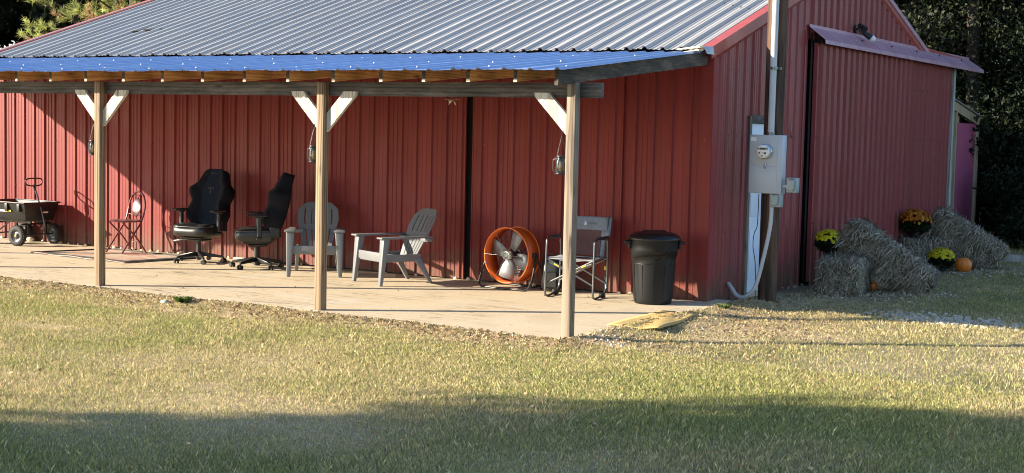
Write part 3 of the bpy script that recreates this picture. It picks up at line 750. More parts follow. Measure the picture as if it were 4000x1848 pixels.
pts = [(.533, .535, 1.065), (.53, .53, .90), (.515, .52, .75), (.481, .51, .555), (.429, .50, .308), (.385, .48, .139), (.309, .47, .055), (.236, .48, .022), (.155, .50, .045), (.09, .53, .105), (.02, .58, .16)]
def smooth_pts(pts, n=5):
    P = [Vector(p) for p in pts]; out = []
    for i in range(len(P)-1):
        p0, p1, p2, p3 = P[max(i-1, 0)], P[i], P[i+1], P[min(i+2, len(P)-1)]
        for k in range(n):
            u = k/n; out.append(.5*((2*p1)+(-p0+p2)*u+(2*p0-5*p1+4*p2-p3)*u*u+(-p0+3*p1-3*p2+p3)*u**3))
    return out+[P[-1]]
b = MB(); sp = smooth_pts(pts, 14); b.tube([p-Vector((.4, .5, 0)) for p in sp], [.0225+.0016*(i % 2) for i in range(len(sp))], 12); b.build('pipe', 'pvc', t)
t = thing('ground_wire', 'thin black wire running down the pole side', 'wire', (.3, .6, 0))
b = MB(); b.tube([p-Vector((.3, .6, 0)) for p in smooth_pts([(.33, .64, 1.2), (.325, .64, .85), (.30, .62, .75), (.29, .62, .6), (.32, .63, .4), (.33, .64, .05), (.34, .64, -.1)], 5)], .005, 6); b.build('cable', 'black_matte', t)

# ------------------------------------------------------------------ furniture
def interp(pts, t):
    for (a, va), (b_, vb) in zip(pts, pts[1:]):
        if t <= b_: 
            k = (t-a)/(b_-a) if b_ > a else 0; k = k*k*(3-2*k); return va+(vb-va)*k
    return pts[-1][1]
def gaming_chair(loc, rot, label):
    t = thing('gaming_chair', label, 'gaming chair', loc, rot, 'gaming chairs on the patio')
    # star base
    for k in range(5):
        a = math.pi/2+k*2*math.pi/5+.25; d = Vector((math.cos(a), math.sin(a), 0)); n = Vector((-d.y, d.x, 0)); R0 = .33
        b = MB(); 
        b.hexa([d*.03-n*.03+Vector((0, 0, .085)), d*.03+n*.03+Vector((0, 0, .085)), d*R0+n*.016+Vector((0, 0, .065)), d*R0-n*.016+Vector((0, 0, .065))],
               [d*.03-n*.026+Vector((0, 0, .145)), d*.03+n*.026+Vector((0, 0, .145)), d*R0+n*.012+Vector((0, 0, .09)), d*R0-n*.012+Vector((0, 0, .09))])
        leg = b.build('leg', 'black_metal', t, bevel=.006)
        b = MB(); c = d*R0; ax = Matrix.Rotation(rnd.uniform(0, 3), 3, 'Z') @ Vector((1, 0, 0))
        for s in (-1, 1): b.cyl(c+ax*.012*s+Vector((0, 0, .03)), c+ax*.03*s+Vector((0, 0, .03)), .03, n=16)
        b.cyl(c+Vector((0, 0, .03)), c+Vector((0, 0, .075)), .011, n=8); b.build('castor', 'black', leg)
    b = MB(); b.cyl((0, 0, .035), (0, 0, .15), .036, n=18); b.cyl((0, 0, .15), (0, 0, .28), .03, n=18); b.cyl((0, 0, .28), (0, 0, .29), .018, n=14); b.build('gas_lift', 'black', t)
    b = MB(); b.rbox(-.12, .12, -.12, .14, .285, .325, .015); b.tube([(-.08, -.05, .30), (-.2, -.06, .30), (-.27, -.06, .29)], .008); b.build('tilt_mechanism', 'black_metal', t)
    b = MB(); b.cyl((-.27, -.06, .29), (-.36, -.07, .275), .013, n=8); b.build('lever', 'steel', t)
    # seat: rounded cushion with raised sides
    b = MB(); lv = [(.345, .90), (.365, .98), (.42, 1.0), (.465, 1.0), (.495, .97), (.508, .90), (.500, .55), (.495, .0)]; n_ = 40; vs = []
    for z, k in lv:
        for q in range(n_):
            a = 2*math.pi*q/n_; cx_, cy_ = math.cos(a), math.sin(a); e = 5.0
            rr = (abs(cx_)**e+abs(cy_)**e)**(-1/e); x = cx_*rr*.268*k; y = cy_*rr*.262*k-.02
            zz = z+(.018*abs(cx_*rr)**3 if z > .48 else 0)-(.035*max(0, -cy_*rr)**3*k if z > .46 else 0)+(.02*max(0, -cy_*rr)**2 if z < .37 else 0)
            vs.append((x, y, zz))
    b.add(vs, [(k*n_+q, k*n_+(q+1) % n_, (k+1)*n_+(q+1) % n_, (k+1)*n_+q) for k in range(len(lv)-1) for q in range(n_)]+[tuple(range(n_-1, -1, -1))], True); b.build('seat', 'leather', t)
    b = MB(); b.tube([(math.copysign(1, math.cos(a))*abs(math.cos(a))**.4*.262, math.copysign(1, math.sin(a))*abs(math.sin(a))**.4*.256-.02, .490) for a in np.linspace(0, 2*math.pi, 49)[:-1]], .004, 5, True); b.build('seat_piping', 'tube', t)
    b = MB(); b.rbox(-.18, .18, -.18, .18, .325, .346, .008); b.build('seat_pan', 'black', t)
    # back: height profile of half width and bolster depth
    tilt = R_(15); H = .79
    HW = [(0, .21), (.12, .268), (.22, .28), (.40, .243), (.58, .296), (.645, .30), (.78, .212), (.86, .188), (.93, .172), (.97, .150), (.99, .125), (1, .09)]
    DP = [(0, .09), (.15, .18), (.30, .155), (.42, .12), (.60, .165), (.72, .085), (1, .035)]
    nz, nx = 60, 13; F_, B_ = [], []
    def pt(x, y, z):
        c, s = math.cos(tilt), math.sin(tilt); return Vector((x, .20+y*c+z*s, .465+z*c-y*s))
    for j in range(nz):
        tt = j/(nz-1); hw = interp(HW, tt); dp = interp(DP, tt); z = tt*H
        cur = -.05*math.sin(tt*math.pi*1.0)*.5
        for i in range(nx):
            u = -1+2*i/(nx-1); k = max(0, (abs(u)-.5)/.5); fwd = -dp*(k**1.4)*(1-.35*(k > .98))
            edge = abs(u)**6
            tk = .075+.02*math.sin(min(1, tt*1.2)*math.pi); tk += .035*math.sin(min(1, tt*1.1)*math.pi); F_.append(pt(u*hw, cur-.060+fwd+edge*.02, z)); B_.append(pt(u*hw*.97, cur+tk+.01-.02*abs(u)**3+.15*fwd, z))
    def grid(cols, mat, nm, lab=None):
        b = MB(); vs = F_+B_; N = nz*nx; fs = []
        i0, i1 = cols
        for j in range(nz-1):
            for i in range(i0, i1): a = j*nx+i; fs += [(a, a+1, a+nx+1, a+nx), (N+a, N+a+nx, N+a+nx+1, N+a+1)]
        if i0 == 0:
            for j in range(nz-1): a = j*nx; fs.append((a, a+nx, N+a+nx, N+a))
        if i1 == nx-1:
            for j in range(nz-1): a = j*nx+nx-1; fs.append((a, N+a, N+a+nx, a+nx))
        for i in range(i0, i1): a = (nz-1)*nx+i; fs += [(a, a+1, N+a+1, N+a), (i, N+i, N+i+1, i+1)]
        b.add(vs, fs, True)
        used = sorted({k for f in b.f for k in f}); mp = {k: q for q, k in enumerate(used)}
        b.v = [b.v[k] for k in used]; b.f = [tuple(mp[k] for k in f) for f in b.f]
        return b.build(nm, mat, t, lab)
    back = grid((3, nx-4), 'fabric_navy', 'backrest')
    grid((0, 3), 'fabric_black', 'side_bolster'); grid((nx-4, nx-1), 'fabric_black', 'side_bolster')
    # embroidered marks: short bar at head, T shape at chest
    b = MB()
    def mark(x0, x1, z0, z1):
        vs = []
        for z in (z0, z1):
            for x in (x0, x1):
                tt = z/H; cur = -.025*math.sin(tt*math.pi); vs.append(pt(x, cur-.0635, z))
        b.add([vs[0], vs[1], vs[3], vs[2]], [(0, 1, 2, 3)])
    mark(-.045, -.022, .715, .738); 
    for k in range(4): mark(-.014+k*.018, -.002+k*.018, .718, .734)
    mark(-.045, .045, .515, .527); mark(-.008, .008, .44, .514); mark(-.047, -.037, .500, .515); mark(.037, .047, .500, .515)
    b.build('embroidery', 'black', back)
    # hinge covers
    for s in (-1, 1):
        b = MB(); b.rbox(s*.235-.022, s*.235+.022, .15, .30, .40, .58, .02); b.build('hinge_cover', 'black', t)
        b = MB(); b.rbox(s*.315-.024, s*.315+.024, -.005, .055, .42, .68, .012); b.rbox(min(s*.20, s*.335), max(s*.20, s*.335), -.01, .06, .385, .415, .006); ar = b.build('armrest_post', 'black', t)
        b = MB(); b.rbox(s*.315-.046, s*.315+.046, -.13, .13, .685, .712, .012); b.rbox(s*.315-.03, s*.315+.03, -.04, .08, .665, .686, .008); b.build('arm_pad', 'black', ar)
    return t
gaming_chair((-7.08, -.70, .0), facing(.10, -.995), 'black gaming chair facing forward beside the red chair')
gaming_chair((-6.03, -.72, .0), facing(-.72, -.69), 'black gaming chair seen in profile left of the middle post')

def adirondack(loc, rot, label):
    t = thing('adirondack_chair', label, 'chair', loc, rot, 'gray resin chairs on the patio')
    # back fan of slats: outline with round top, slots between
    n = 5; base_y, base_z = .22, .30; tilt = R_(28); Hh = .68
    def bp(x, z, d=0): # point on back surface
        dish = .05*(1-(x/.27)**2)
        return Vector((x, base_y+z*math.sin(tilt)+(dish-.05)*1.0+d*math.cos(tilt), base_z+z*math.cos(tilt)-d*math.sin(tilt)))
    def topz(x): return Hh*(.80+.20*math.sqrt(max(0, 1-(x/.29)**2)))
    def half(z): return .175+.085*min(1, max(0, z/.42))**1.0-.02*max(0, (z-.45)/.2)
    slat = MB(); cells = 6; gap = .062
    zs = [0, .03, .16, .28, .295, .33, .345, .42, .50, .565, .60, .64, .66]
    def fx(u, z): return u*half(z)
    us = []
    for k in range(cells): us += [(-1+2*k/cells+gap*.5 if k else -1, -1+2*(k+1)/cells-gap*.5 if k < cells-1 else 1)]
    def wtop(u, z): # clamp z to rounded outline
        x = u*.255; lim = Hh*(.79+.21*math.sqrt(max(0, 1-(u*.98)**2))); return min(z, lim)
    def quad(ua, ub, za, zb):
        vs = []
        for d in (0, .014):
            for z, u in ((za, ua), (za, ub), (zb, ub), (zb, ua)): 
                zz = wtop(u, z); vs.append(bp(fx(u, zz), zz, d))
        if (vs[2]-vs[1]).length < 1e-4 and (vs[3]-vs[0]).length < 1e-4: return
        slat.add(vs, [(0, 1, 2, 3), (7, 6, 5, 4), (0, 4, 5, 1), (1, 5, 6, 2), (2, 6, 7, 3), (3, 7, 4, 0)])
    for i, (ua, ub) in enumerate(us):
        for za, zb in zip(zs, zs[1:]): quad(ua, ub, za, zb)
        if i < cells-1:
            for za, zb in zip(zs, zs[1:]):
                if zb <= .03+1e-6 or (za >= .28 and zb <= .345+1e-6) or za >= .565: quad(ub, us[i+1][0], za, zb)
    slat.build('backrest', 'adiron', t)
    # seat slats: front higher than back
    b = MB(); S = 6
    for k in range(S):
        y0 = -.30+k*.088; y1 = y0+.078; z0 = .375-.012*k; 
        if k == 0: z0 = .368
        b.hexa([(-.25, y0, z0-.014), (.25, y0, z0-.014), (.25, y1, z0-.014-.012), (-.25, y1, z0-.026)], [(-.25, y0, z0), (.25, y0, z0), (.25, y1, z0-.012), (-.25, y1, z0-.012)])
    b.box(-.255, -.225, -.30, .24, .27, .355); b.box(.225, .255, -.30, .24, .27, .355)
    b.build('seat', 'adiron', t, bevel=.003)
    b = MB(); b.prism([(-.27, .385), (.27, .385), (.27, .30), (.22, .275), (-.22, .275), (-.27, .30)][::-1], -.325, -.302, 'y'); b.build('apron', 'adiron', t, bevel=.006)
    for s in (-1, 1):
        b = MB() # front leg: tapered, flaring up into arm support
        b.hexa([(s*.315-.024, -.37, 0), (s*.315+.024, -.37, 0), (s*.315+.024, -.33, 0), (s*.315-.024, -.33, 0)][::1], [(s*.30-.052, -.33, .55), (s*.30+.052, -.33, .55), (s*.30+.052, -.245, .55), (s*.30-.052, -.245, .55)])
        b.hexa([(s*.27-.02, -.322, .285), (s*.27+.02, -.322, .285), (s*.27+.02, -.28, .285), (s*.27-.02, -.28, .285)], [(s*.27-.02, -.32, .384), (s*.27+.02, -.32, .384), (s*.27+.02, -.28, .384), (s*.27-.02, -.28, .384)])
        b.build('front_leg', 'adiron', t, bevel=.01)
        b = MB()
        b.hexa([(s*.27-.022, .36, 0), (s*.27+.022, .36, 0), (s*.27+.022, .395, 0), (s*.27-.022, .395, 0)], [(s*.235-.025, .15, .30), (s*.235+.025, .15, .30), (s*.235+.025, .24, .32), (s*.235-.025, .24, .32)])
        b.build('rear_leg', 'adiron', t, bevel=.008)
        b = MB(); a0 = s*.305
        pl = [(a0-.065, -.37), (a0+.065, -.37), (a0+.07, -.25), (a0+.055, -.05), (a0+.03, .20), (a0-.02*s-.012, .36), (a0-.05*s-.012, .36) if s > 0 else (a0-.045, .36), (a0-.045, .20), (a0-.06, -.05)]
        pl = [(a0-.065, -.37), (a0+.065, -.37), (a0+.068, -.2), (a0+.05, .05), (a0+.032, .36), (a0-.032, .36), (a0-.05, .05), (a0-.068, -.2)]
        b.prism(pl, .55, .572, 'z'); b.prism([(x*.0+xx, yy) for xx, yy, x in [(p[0], p[1], 0) for p in pl]], .535, .55, 'z') if False else None
        b.build('arm', 'adiron', t, bevel=.008)
        b = MB(); b.box(a0-.028, a0+.028, .28, .355, .505, .549); b.hexa([(s*.20-.02, .27, .50), (s*.30, .27, .50), (s*.30, .35, .50), (s*.20-.02, .35, .50)], [(s*.20-.02, .27, .548), (s*.30, .27, .548), (s*.30, .35, .548), (s*.20-.02, .35, .548)]) if s > 0 else b.hexa([(-.30, .27, .50), (-.18, .27, .50), (-.18, .35, .50), (-.30, .35, .50)], [(-.30, .27, .548), (-.18, .27, .548), (-.18, .35, .548), (-.30, .35, .548)])
        b.build('arm_bracket', 'adiron', t, bevel=.006)
    return t
adirondack((-4.97, -.79, 0), facing(.60, -.80), 'gray resin slatted chair partly behind the middle post')
adirondack((-3.70, -.88, 0), facing(-.38, -.925), 'gray resin slatted chair turned left, between middle post and fan')

# drum fan
t = thing('drum_fan', 'orange drum fan with bare metal blades on black tube stand', 'fan', (-2.30, -.42, 0), facing(-.09, -1))
def ringm(b, ro, ri, y0, y1, n=48):
    vs = []
    for i in range(n):
        a = 2*math.pi*i/n; c, s = math.cos(a), math.sin(a)
        vs += [(ro*c, y0, ro*s), (ro*c, y1, ro*s), (ri*c, y1, ri*s), (ri*c, y0, ri*s)]
    fs = []
    for i in range(n):
        j = (i+1) % n
        for k in range(4): fs.append((4*i+k, 4*j+k, 4*j+(k+1) % 4, 4*i+(k+1) % 4))
    b.add(vs, fs, True)
cz = .395; tr = Matrix.Translation((0, 0, cz))
b = MB(); ringm(b, .322, .316, -.105, .105); b.xf(tr); b.build('drum', 'orange', t)
b = MB()
for y in (-.105, .105): b.tube([(.325*math.cos(a), y, .325*math.sin(a)) for a in np.linspace(0, 2*math.pi, 49)[:-1]], .009, 8, True)
b.xf(tr); b.build('rim', plain('bright orange rim', (.70, .14, .015), .3), t)
for k, a in enumerate((70, 162, 255, 340)):
    b = MB(); a = R_(a); vs = []
    for r, hw, tw in ((.06, .045, .32), (.14, .078, .30), (.22, .095, .26), (.295, .10, .24)):
        for q in (-1, 0, 1):
            y = q*hw*math.sin(tw)+.012*(q == 0); x = q*hw*math.cos(tw)
            vs.append(Vector((math.cos(a)*r-math.sin(a)*x, y-.01, math.sin(a)*r+math.cos(a)*x)))
    fs = [(3*i+j, 3*i+j+1, 3*i+j+4, 3*i+j+3) for i in range(3) for j in range(2)]
    b.add(vs, fs, True); b.xf(tr); o = b.build('blade', 'blade', t); md = o.modifiers.new('s', 'SOLIDIFY'); md.thickness = .003
b = MB(); b.cyl((0, -.04, 0), (0, .10, 0), .045, n=20); b.cyl((0, .09, 0), (0, .11, 0), .07, n=20); b.xf(tr); b.build('motor', 'tube', t)
b = MB(); b.cyl((0, -.117, 0), (0, -.107, 0), .048, n=24); b.xf(tr); hub = b.build('badge', 'white_mark', t)
b = MB(); b.cyl((0, -.121, 0), (0, -.1175, 0), .041, n=24); b.xf(tr); b.build('badge_face', plain('green grey badge', (.10, .16, .12), .4), hub)
b = MB()
for zz, ww in ((.006, .026), (-.008, .022)): b.box(-ww, ww, -.1235, -.1215, zz-.003, zz+.003)
b.xf(tr); b.build('badge_print', 'white_mark', hub)
b = MB()
for a in (60, 122, 180, 240, 300, 0):
    a = R_(a); b.cyl((math.cos(a)*.045, -.112, math.sin(a)*.045), (math.cos(a)*.325, -.112, math.sin(a)*.325), .003, n=6)
for a in (45, 135, 225, 315):
    a = R_(a); b.cyl((0, .112, 0), (math.cos(a)*.325, .112, math.sin(a)*.325), .003, n=6)
for r in np.linspace(.07, .31, 14): b.tube([(r*math.cos(a), .112, r*math.sin(a)) for a in np.linspace(0, 2*math.pi, 37)[:-1]], .0015, 4, True)
b.xf(tr); b.build('wire_guard', 'tube', t)
b = MB()
for y0, rr in ((-.14, 1), (.20, 1)):
    X = .375
    pts = [(-.335, 0, .42), (-X, y0*.5, .22), (-X, y0*.95, .08), (-X+.04, y0*1.15, .02), (-.2, y0*1.25, .013), (.2, y0*1.25, .013), (X-.04, y0*1.15, .02), (X, y0*.95, .08), (X, y0*.5, .22), (.335, 0, .42)]
    b.tube(smooth_pts(pts, 5), .0125, 10)
b.build('stand', 'black_metal', t)
b = MB()
for s in (-1, 1): b.rbox(min(s*.318, s*.352), max(s*.318, s*.352), -.035, .035, .38, .44, .006)
b.build('pivot_bracket', 'black', t)

# camp rocker chair
t = thing('camp_chair', 'gray folding camp chair with fabric back behind the near post', 'camp chair', (-1.30, -.60, 0), facing(.15, -.99))
W = .285
for s in (-1, 1):
    x = s*W
    b = MB(); pts = [(x, .10, .66), (x, -.16, .67), (x, -.225, .655), (x, -.25, .60), (x, -.262, .25), (x, -.268, .06), (x, -.24, .022), (x, -.16, .012), (x, .05, .03), (x, .14, .07), (x, .17, .16), (x, .18, .45), (x, .165, .64)]
    b.tube(smooth_pts(pts, 4), .0125, 10); fr = b.build('side_frame', 'tube', t)
    b = MB(); b.rbox(x-.024, x+.024, -.15, .17, .665, .69, .01); b.build('arm_pad', 'black', fr)
    b = MB(); b.cyl((x, .0, .02), (x+.0*s, .02, .05), .03, n=12); b.rbox(x-.02, x+.02, -.02, .10, .003, .03, .006); b.build('rocker_foot', 'black_matte', fr)
    b = MB(); b.tube([(x*.9, .19, .02), (x*.9, .22, .35), (x*.88, .25, .60), (x*.86, .29, .90)], .012, 10); b.build('back_upright', 'black_metal', t)
for s in (-1, 1):
    for pp, rr in (([(s*W, -.245, .44), (-s*W*.95, -.235, .16)], .0135), ([(s*W, .17, .44), (-s*W*.95, .16, .16)], .0135), ([(s*W*.9, -.24, .40), (s*.02, -.235, .30)], .015)):
        b = MB(); b.tube(pp, rr, 8); b.build('cross_brace', 'tube', t)
for yy in (-.24, .17): b = MB(); b.tube([(-W, yy, .44), (W, yy, .44)], .012, 8); b.build('seat_rail', 'steel' if yy < 0 else 'tube', t)
b = MB()
for s in (-1, 1): b.cyl((s*.19, -.2395, .385), (s*.135, -.2385, .358), .0165, n=10)
b.cyl((-.03, -.23, .25), (-.045, -.23, .235), .016, n=10); b.build('grip', 'yellow', t)
b = MB(); b.cyl((W*.9, .205, .30), (W*.9, .21, .34), .018, n=10); b.build('grip', 'yellow', t)
b = MB(); vs = []
for j in range(6):
    for i in range(7):
        u = -1+2*i/6; v = j/5; vs.append((u*.27, -.24+v*.41, .455-.035*(1-u*u)-.01*math.sin(v*3)))
b.add(vs, [(j*7+i, j*7+i+1, (j+1)*7+i+1, (j+1)*7+i) for j in range(5) for i in range(6)], True); o = b.build('seat', 'mesh_fabric', t); md = o.modifiers.new('s', 'SOLIDIFY'); md.thickness = .006
def bk(x, z): 
    k = (z-.45)/.45; return (x, .185+.11*k+.02*(1-(x/.25)**2), z)
def strip(b, x0, x1, z0, z1, nx=6, nz=5, shape=None):
    vs = []
    for j in range(nz+1):
        z = z0+(z1-z0)*j/nz
        for i in range(nx+1):
            x = x0+(x1-x0)*i/nx
            if shape: x = shape(x, z)
            vs.append(bk(x, z))
    b.add(vs, [(j*(nx+1)+i, j*(nx+1)+i+1, (j+1)*(nx+1)+i+1, (j+1)*(nx+1)+i) for j in range(nz) for i in range(nx)], True)
b = MB(); strip(b, -.285, .285, .745, .895)
sh = lambda s: (lambda x, z: x if z > .68 else x-s*.05*min(1, (.68-z)/.05) if abs(x) > .2 else x)
strip(b, -.285, -.175, .44, .745, 3, 8, sh(-1)); strip(b, .175, .285, .44, .745, 3, 8, sh(1))
o = b.build('back_fabric', 'mesh_fabric', t); md = o.modifiers.new('s', 'SOLIDIFY'); md.thickness = .008
b = MB(); strip(b, -.175, .175, .46, .744); b.build('back_mesh', 'mesh_net', t)
# white peak logo and faint lettering on the back
b = MB(); 
def pq(pts): b.add([Vector(bk(x, z))+Vector((0, -.012, 0)) for x, z in pts], [tuple(range(len(pts)))])
pq([(-.045, .80), (-.030, .80), (-.033, .848)]); pq([(-.028, .80), (-.015, .80), (-.030, .85)])
b.build('logo', 'white_mark', o)
b = MB()
for k, (dx, hh) in enumerate(((0, .02), (.018, .026), (.036, .02), (.056, .03), (.074, .02), (.09, .026))): pq([(.005+dx, .806), (.011+dx, .806), (.017+dx, .806+hh), (.012+dx, .806+hh)])
b.build('lettering', 'black', o)

t = thing('gear_bag', 'glossy black bag standing behind the camp chair', 'bag', (-1.78, -.36, 0), facing(.3, -.95))
b = MB(); b.rbox(-.12, .12, -.09, .09, .0, .40, .05); b.build('body', 'leather', t, bevel=.02)
b = MB(); b.tube([(-.06, -.02, .39), (-.05, -.02, .44), (.05, -.02, .44), (.06, -.02, .39)], .009); b.build('handle', 'black', t)
b = MB(); b.rbox(-.085, .085, -.115, -.088, .05, .24, .015); b.build('pocket', 'black', t)

# trash can
t = thing('trash_can', 'black plastic trash can with domed lid by the barn corner', 'trash can', (-.375, -.55, 0), facing(.53, -.85))
def rsq(r, n=48, e=.06, ph=0): # rounded, slightly faceted section
    return [((r*(1+e*math.cos(4*a)**3*-.35))*math.cos(a), (r*(1+e*math.cos(4*a)**3*-.35))*math.sin(a)) for a in np.linspace(0, 2*math.pi, n+1)[:-1]]
b = MB(); vs = []; n = 64; prof = [(.195, .0), (.205, .012), (.213, .05), (.225, .25), (.238, .44), (.245, .50), (.252, .50), (.258, .60), (.266, .70), (.272, .715)]
for r, z in prof:
    for i in range(n):
        a = 2*math.pi*i/n; rr = r
        if .03 < z < .49: rr -= .010*max(0, math.cos(a*5+.5))**6
        zz = z+(.055*math.cos(a+1.2) if .43 < z < .52 else 0)
        vs.append((rr*math.cos(a), rr*math.sin(a), zz))
fs = [(k*n+i, k*n+(i+1) % n, (k+1)*n+(i+1) % n, (k+1)*n+i) for k in range(len(prof)-1) for i in range(n)]+[tuple(range(n-1, -1, -1))]
b.add(vs, fs, True); b.build('body', 'trash', t)
def binr(z): return np.interp(z, [0, .012, .05, .25, .44, .50, .5001, .6, .7], [.195, .205, .213, .225, .238, .245, .252, .258, .266])
def bpt(a, z, o=.001): r = float(binr(z))+o; return (r*math.cos(a), r*math.sin(a), z)
b = MB(); b.tube(smooth_pts([bpt(math.radians(a), z, .002) for a, z in ((-172, .46), (-150, .445), (-120, .445), (-95, .465), (-72, .51), (-58, .57), (-52, .66))], 6), .0035, 5)
b.tube(smooth_pts([bpt(math.radians(a), z, .0) for a, z in ((-48, .06), (-47, .25), (-47, .40), (-42, .455), (-30, .47), (-14, .455), (-9, .40), (-10, .2), (-11, .06))], 6), .0035, 5)
b.build('moulded_seam', 'lid', t)
for a0 in (-160, -128, -96, -64):
    b = MB(); b.hexa([bpt(math.radians(a0-1.2), .03, -.002), bpt(math.radians(a0+1.2), .03, -.002), bpt(math.radians(a0+1.2), .03, .004), bpt(math.radians(a0-1.2), .03, .004)], [bpt(math.radians(a0-1.2), .43, -.004), bpt(math.radians(a0+1.2), .43, -.004), bpt(math.radians(a0+1.2), .43, .003), bpt(math.radians(a0-1.2), .43, .003)]); b.build('rib', 'trash', t)
b = MB(); b.lathe([(.262, .70), (.288, .70), (.292, .712), (.288, .725), (.275, .735), (.268, .75), (.245, .755), (.235, .768), (.18, .782), (.09, .795), (.0, .80)], 48); lid = b.build('lid', 'lid', t)
b = MB(); b.rbox(-.13, .13, -.04, .04, .775, .803, .014); b.build('lid_grip', 'lid', lid)
for s in (-1, 1):
    b = MB(); pl = [(s*.262, -.085), (s*.335, -.07), (s*.335, .07), (s*.262, .085)]
    if s < 0: pl = pl[::-1]
    b.prism(pl, .655, .685, 'z'); b.prism([(s*.262, -.05), (s*.29, -.04), (s*.29, .04), (s*.262, .05)][::(1 if s > 0 else -1)], .60, .655, 'z'); b.build('handle', 'trash', t, bevel=.008)

# bistro chair
t = thing('bistro_chair', 'round-backed red metal folding chair on the rug', 'folding chair', (-8.68, -.50, .02), facing(-.15, -.99))
b = MB(); b.lathe([(0, .430), (.19, .430), (.212, .436), (.218, .446), (.212, .458), (.19, .454), (0, .450)], 36); seat = b.build('seat', 'chair_red', t)
Wd = .19
bkpts = [(-Wd, -.20, .0), (-Wd, .00, .27), (-Wd, .12, .44), (-Wd-.005, .175, .62)]
arc = [(-(Wd+.005)*math.cos(a), .175+.03*math.sin(a), .62+.23*math.sin(a)) for a in np.linspace(.15, math.pi-.15, 14)]
b = MB(); b.tube(smooth_pts(bkpts+arc+[(-p[0], p[1], p[2]) for p in bkpts[::-1]], 3), .013, 8); b.build('back_frame', 'chair_red', t)
for s in (-1, 1):
    b = MB(); b.tube(smooth_pts([(s*(Wd-.025), -.15, .435), (s*(Wd-.025), -.14, .40), (s*(Wd-.025), .05, .22), (s*(Wd-.02), .21, .0)], 4), .012, 8); b.build('rear_leg', 'chair_red', t)
b = MB(); b.cyl((-Wd, -.13, .09), (Wd, -.13, .09), .005, n=6); b.tube(smooth_pts([(-.14, .13, .10), (-.07, .12, .16), (0, .12, .14), (.07, .12, .16), (.14, .13, .10)], 4), .004, 6); b.build('stretcher', 'chair_red', t)
b = MB(); mm = Matrix.Translation((0, .168, .63)) @ Matrix.Rotation(R_(82), 4, 'X') @ Matrix.Scale(1.32, 4, (0, 1, 0))
b.lathe([(0, .006), (.06, .005), (.095, .001), (.100, -.004), (.0, -.006)], 36, mm); b.build('back_disc', 'disc', t)
b = MB()
for s in (-1, 1): b.tube([(s*.03, .172, .75), (s*.05, .178, .79), (s*.06, .19, .81)], .006, 6)
b.tube([(-.09, .195, .815), (0, .19, .80), (.09, .195, .815)], .006, 6); b.tube([(-Wd, .16, .54), (0, .165, .50), (Wd, .16, .54)], .005, 6); b.build('back_scroll', 'chair_red', t)

# rug
def rug():
    t = thing('rug', 'flat tan and red rug with dark border under the red chair', 'rug', (-8.5, -.9, 0))
    A = [(-9.60, -1.40), (-7.62, -1.50), (-7.45, -.30), (-9.28, -.22)]
    def q(u, v):
        a, b_, c, d = [np.array(p) for p in A]; return (a*(1-u)+b_*u)*(1-v)+(d*(1-u)+c*u)*v
    nx, ny = 30, 14
    b = MB(); vs = []
    for j in range(ny+1):
        for i in range(nx+1):
            p = q(i/nx, j/ny); z = .012+.012*math.exp(-(j/ny)*12)*(.5+.5*math.sin(i*.6))
            vs.append((p[0]+8.5, p[1]+.9, z))
    b.add(vs, [(j*(nx+1)+i, j*(nx+1)+i+1, (j+1)*(nx+1)+i+1, (j+1)*(nx+1)+i) for j in range(ny) for i in range(nx)], True)
    m, nt, bs = nodes('rug weave'); n1 = noise(nt, 1.6, 2, (1, 2.2, 1)); n2 = noise(nt, 40, 3)
    c = ramp(nt, n1.outputs[0], [(.36, (.38, .30, .24)), (.45, (.50, .40, .28)), (.54, (.40, .13, .09)), (.60, (.50, .40, .28)), (.7, (.34, .28, .24))])
    c2 = mix(nt, .25, c.outputs[0], ramp(nt, n2.outputs[0], [(.3, (.2, .15, .1)), (.7, (.7, .6, .5))]).outputs[0]); nt.links.new(c2, bs.inputs['Base Color']); bs.inputs['Roughness'].default_value = .95
    o = b.build('weave', m, t); md = o.modifiers.new('s', 'SOLIDIFY'); md.thickness = .008
    b = MB(); P = [q(0, 0), q(1, 0), q(1, 1), q(0, 1)]; I = [q(.03, .05), q(.97, .05), q(.97, .95), q(.03, .95)]
    for k in range(4):
        o_, o2 = P[k], P[(k+1) % 4]; i_, i2 = I[k], I[(k+1) % 4]; f = lambda p, z: (p[0]+8.5, p[1]+.9, z)
        b.hexa([f(o_, .002), f(o2, .002), f(i2, .002), f(i_, .002)], [f(o_, .022), f(o2, .022), f(i2, .03), f(i_, .03)])
    b.build('border', plain('charcoal border', (.05, .05, .055), .9), t)
rug()

# garden cart
t = thing('garden_cart', 'black poly garden cart with upright pull handle', 'cart', (-10.9, -.44, 0))
def tub():
    b = MB(); zb, zt = .36, .635
    ob = [(-.50, -.25), (.33, -.25), (.33, .25), (-.50, .25)]; ot = [(-.62, -.32), (.38, -.32), (.38, .32), (-.62, .32)]
    ib = [(-.48, -.23), (.31, -.23), (.31, .23), (-.48, .23)]; it = [(-.60, -.30), (.36, -.30), (.36, .30), (-.60, .30)]
    vs = [(x, y, zb) for x, y in ob]+[(x, y, zt) for x, y in ot]+[(x, y, zt) for x, y in it]+[(x, y, zb+.02) for x, y in ib]
    fs = [(3, 2, 1, 0)]+[(i, (i+1) % 4, 4+(i+1) % 4, 4+i) for i in range(4)]+[(4+i, 4+(i+1) % 4, 8+(i+1) % 4, 8+i) for i in range(4)]+[(8+i, 8+(i+1) % 4, 12+(i+1) % 4, 12+i) for i in range(4)]+[(12, 13, 14, 15)]
    b.add(vs, fs); return b
M['poly'] = plain('faded black poly', (.009, .009, .0095), .36, 0, .15, 6)
o = tub().build('tub', 'poly', t, bevel=.012)
b = MB()
for y in (-.335, .31): b.box(-.63, .39, y, y+.025, .615, .64)
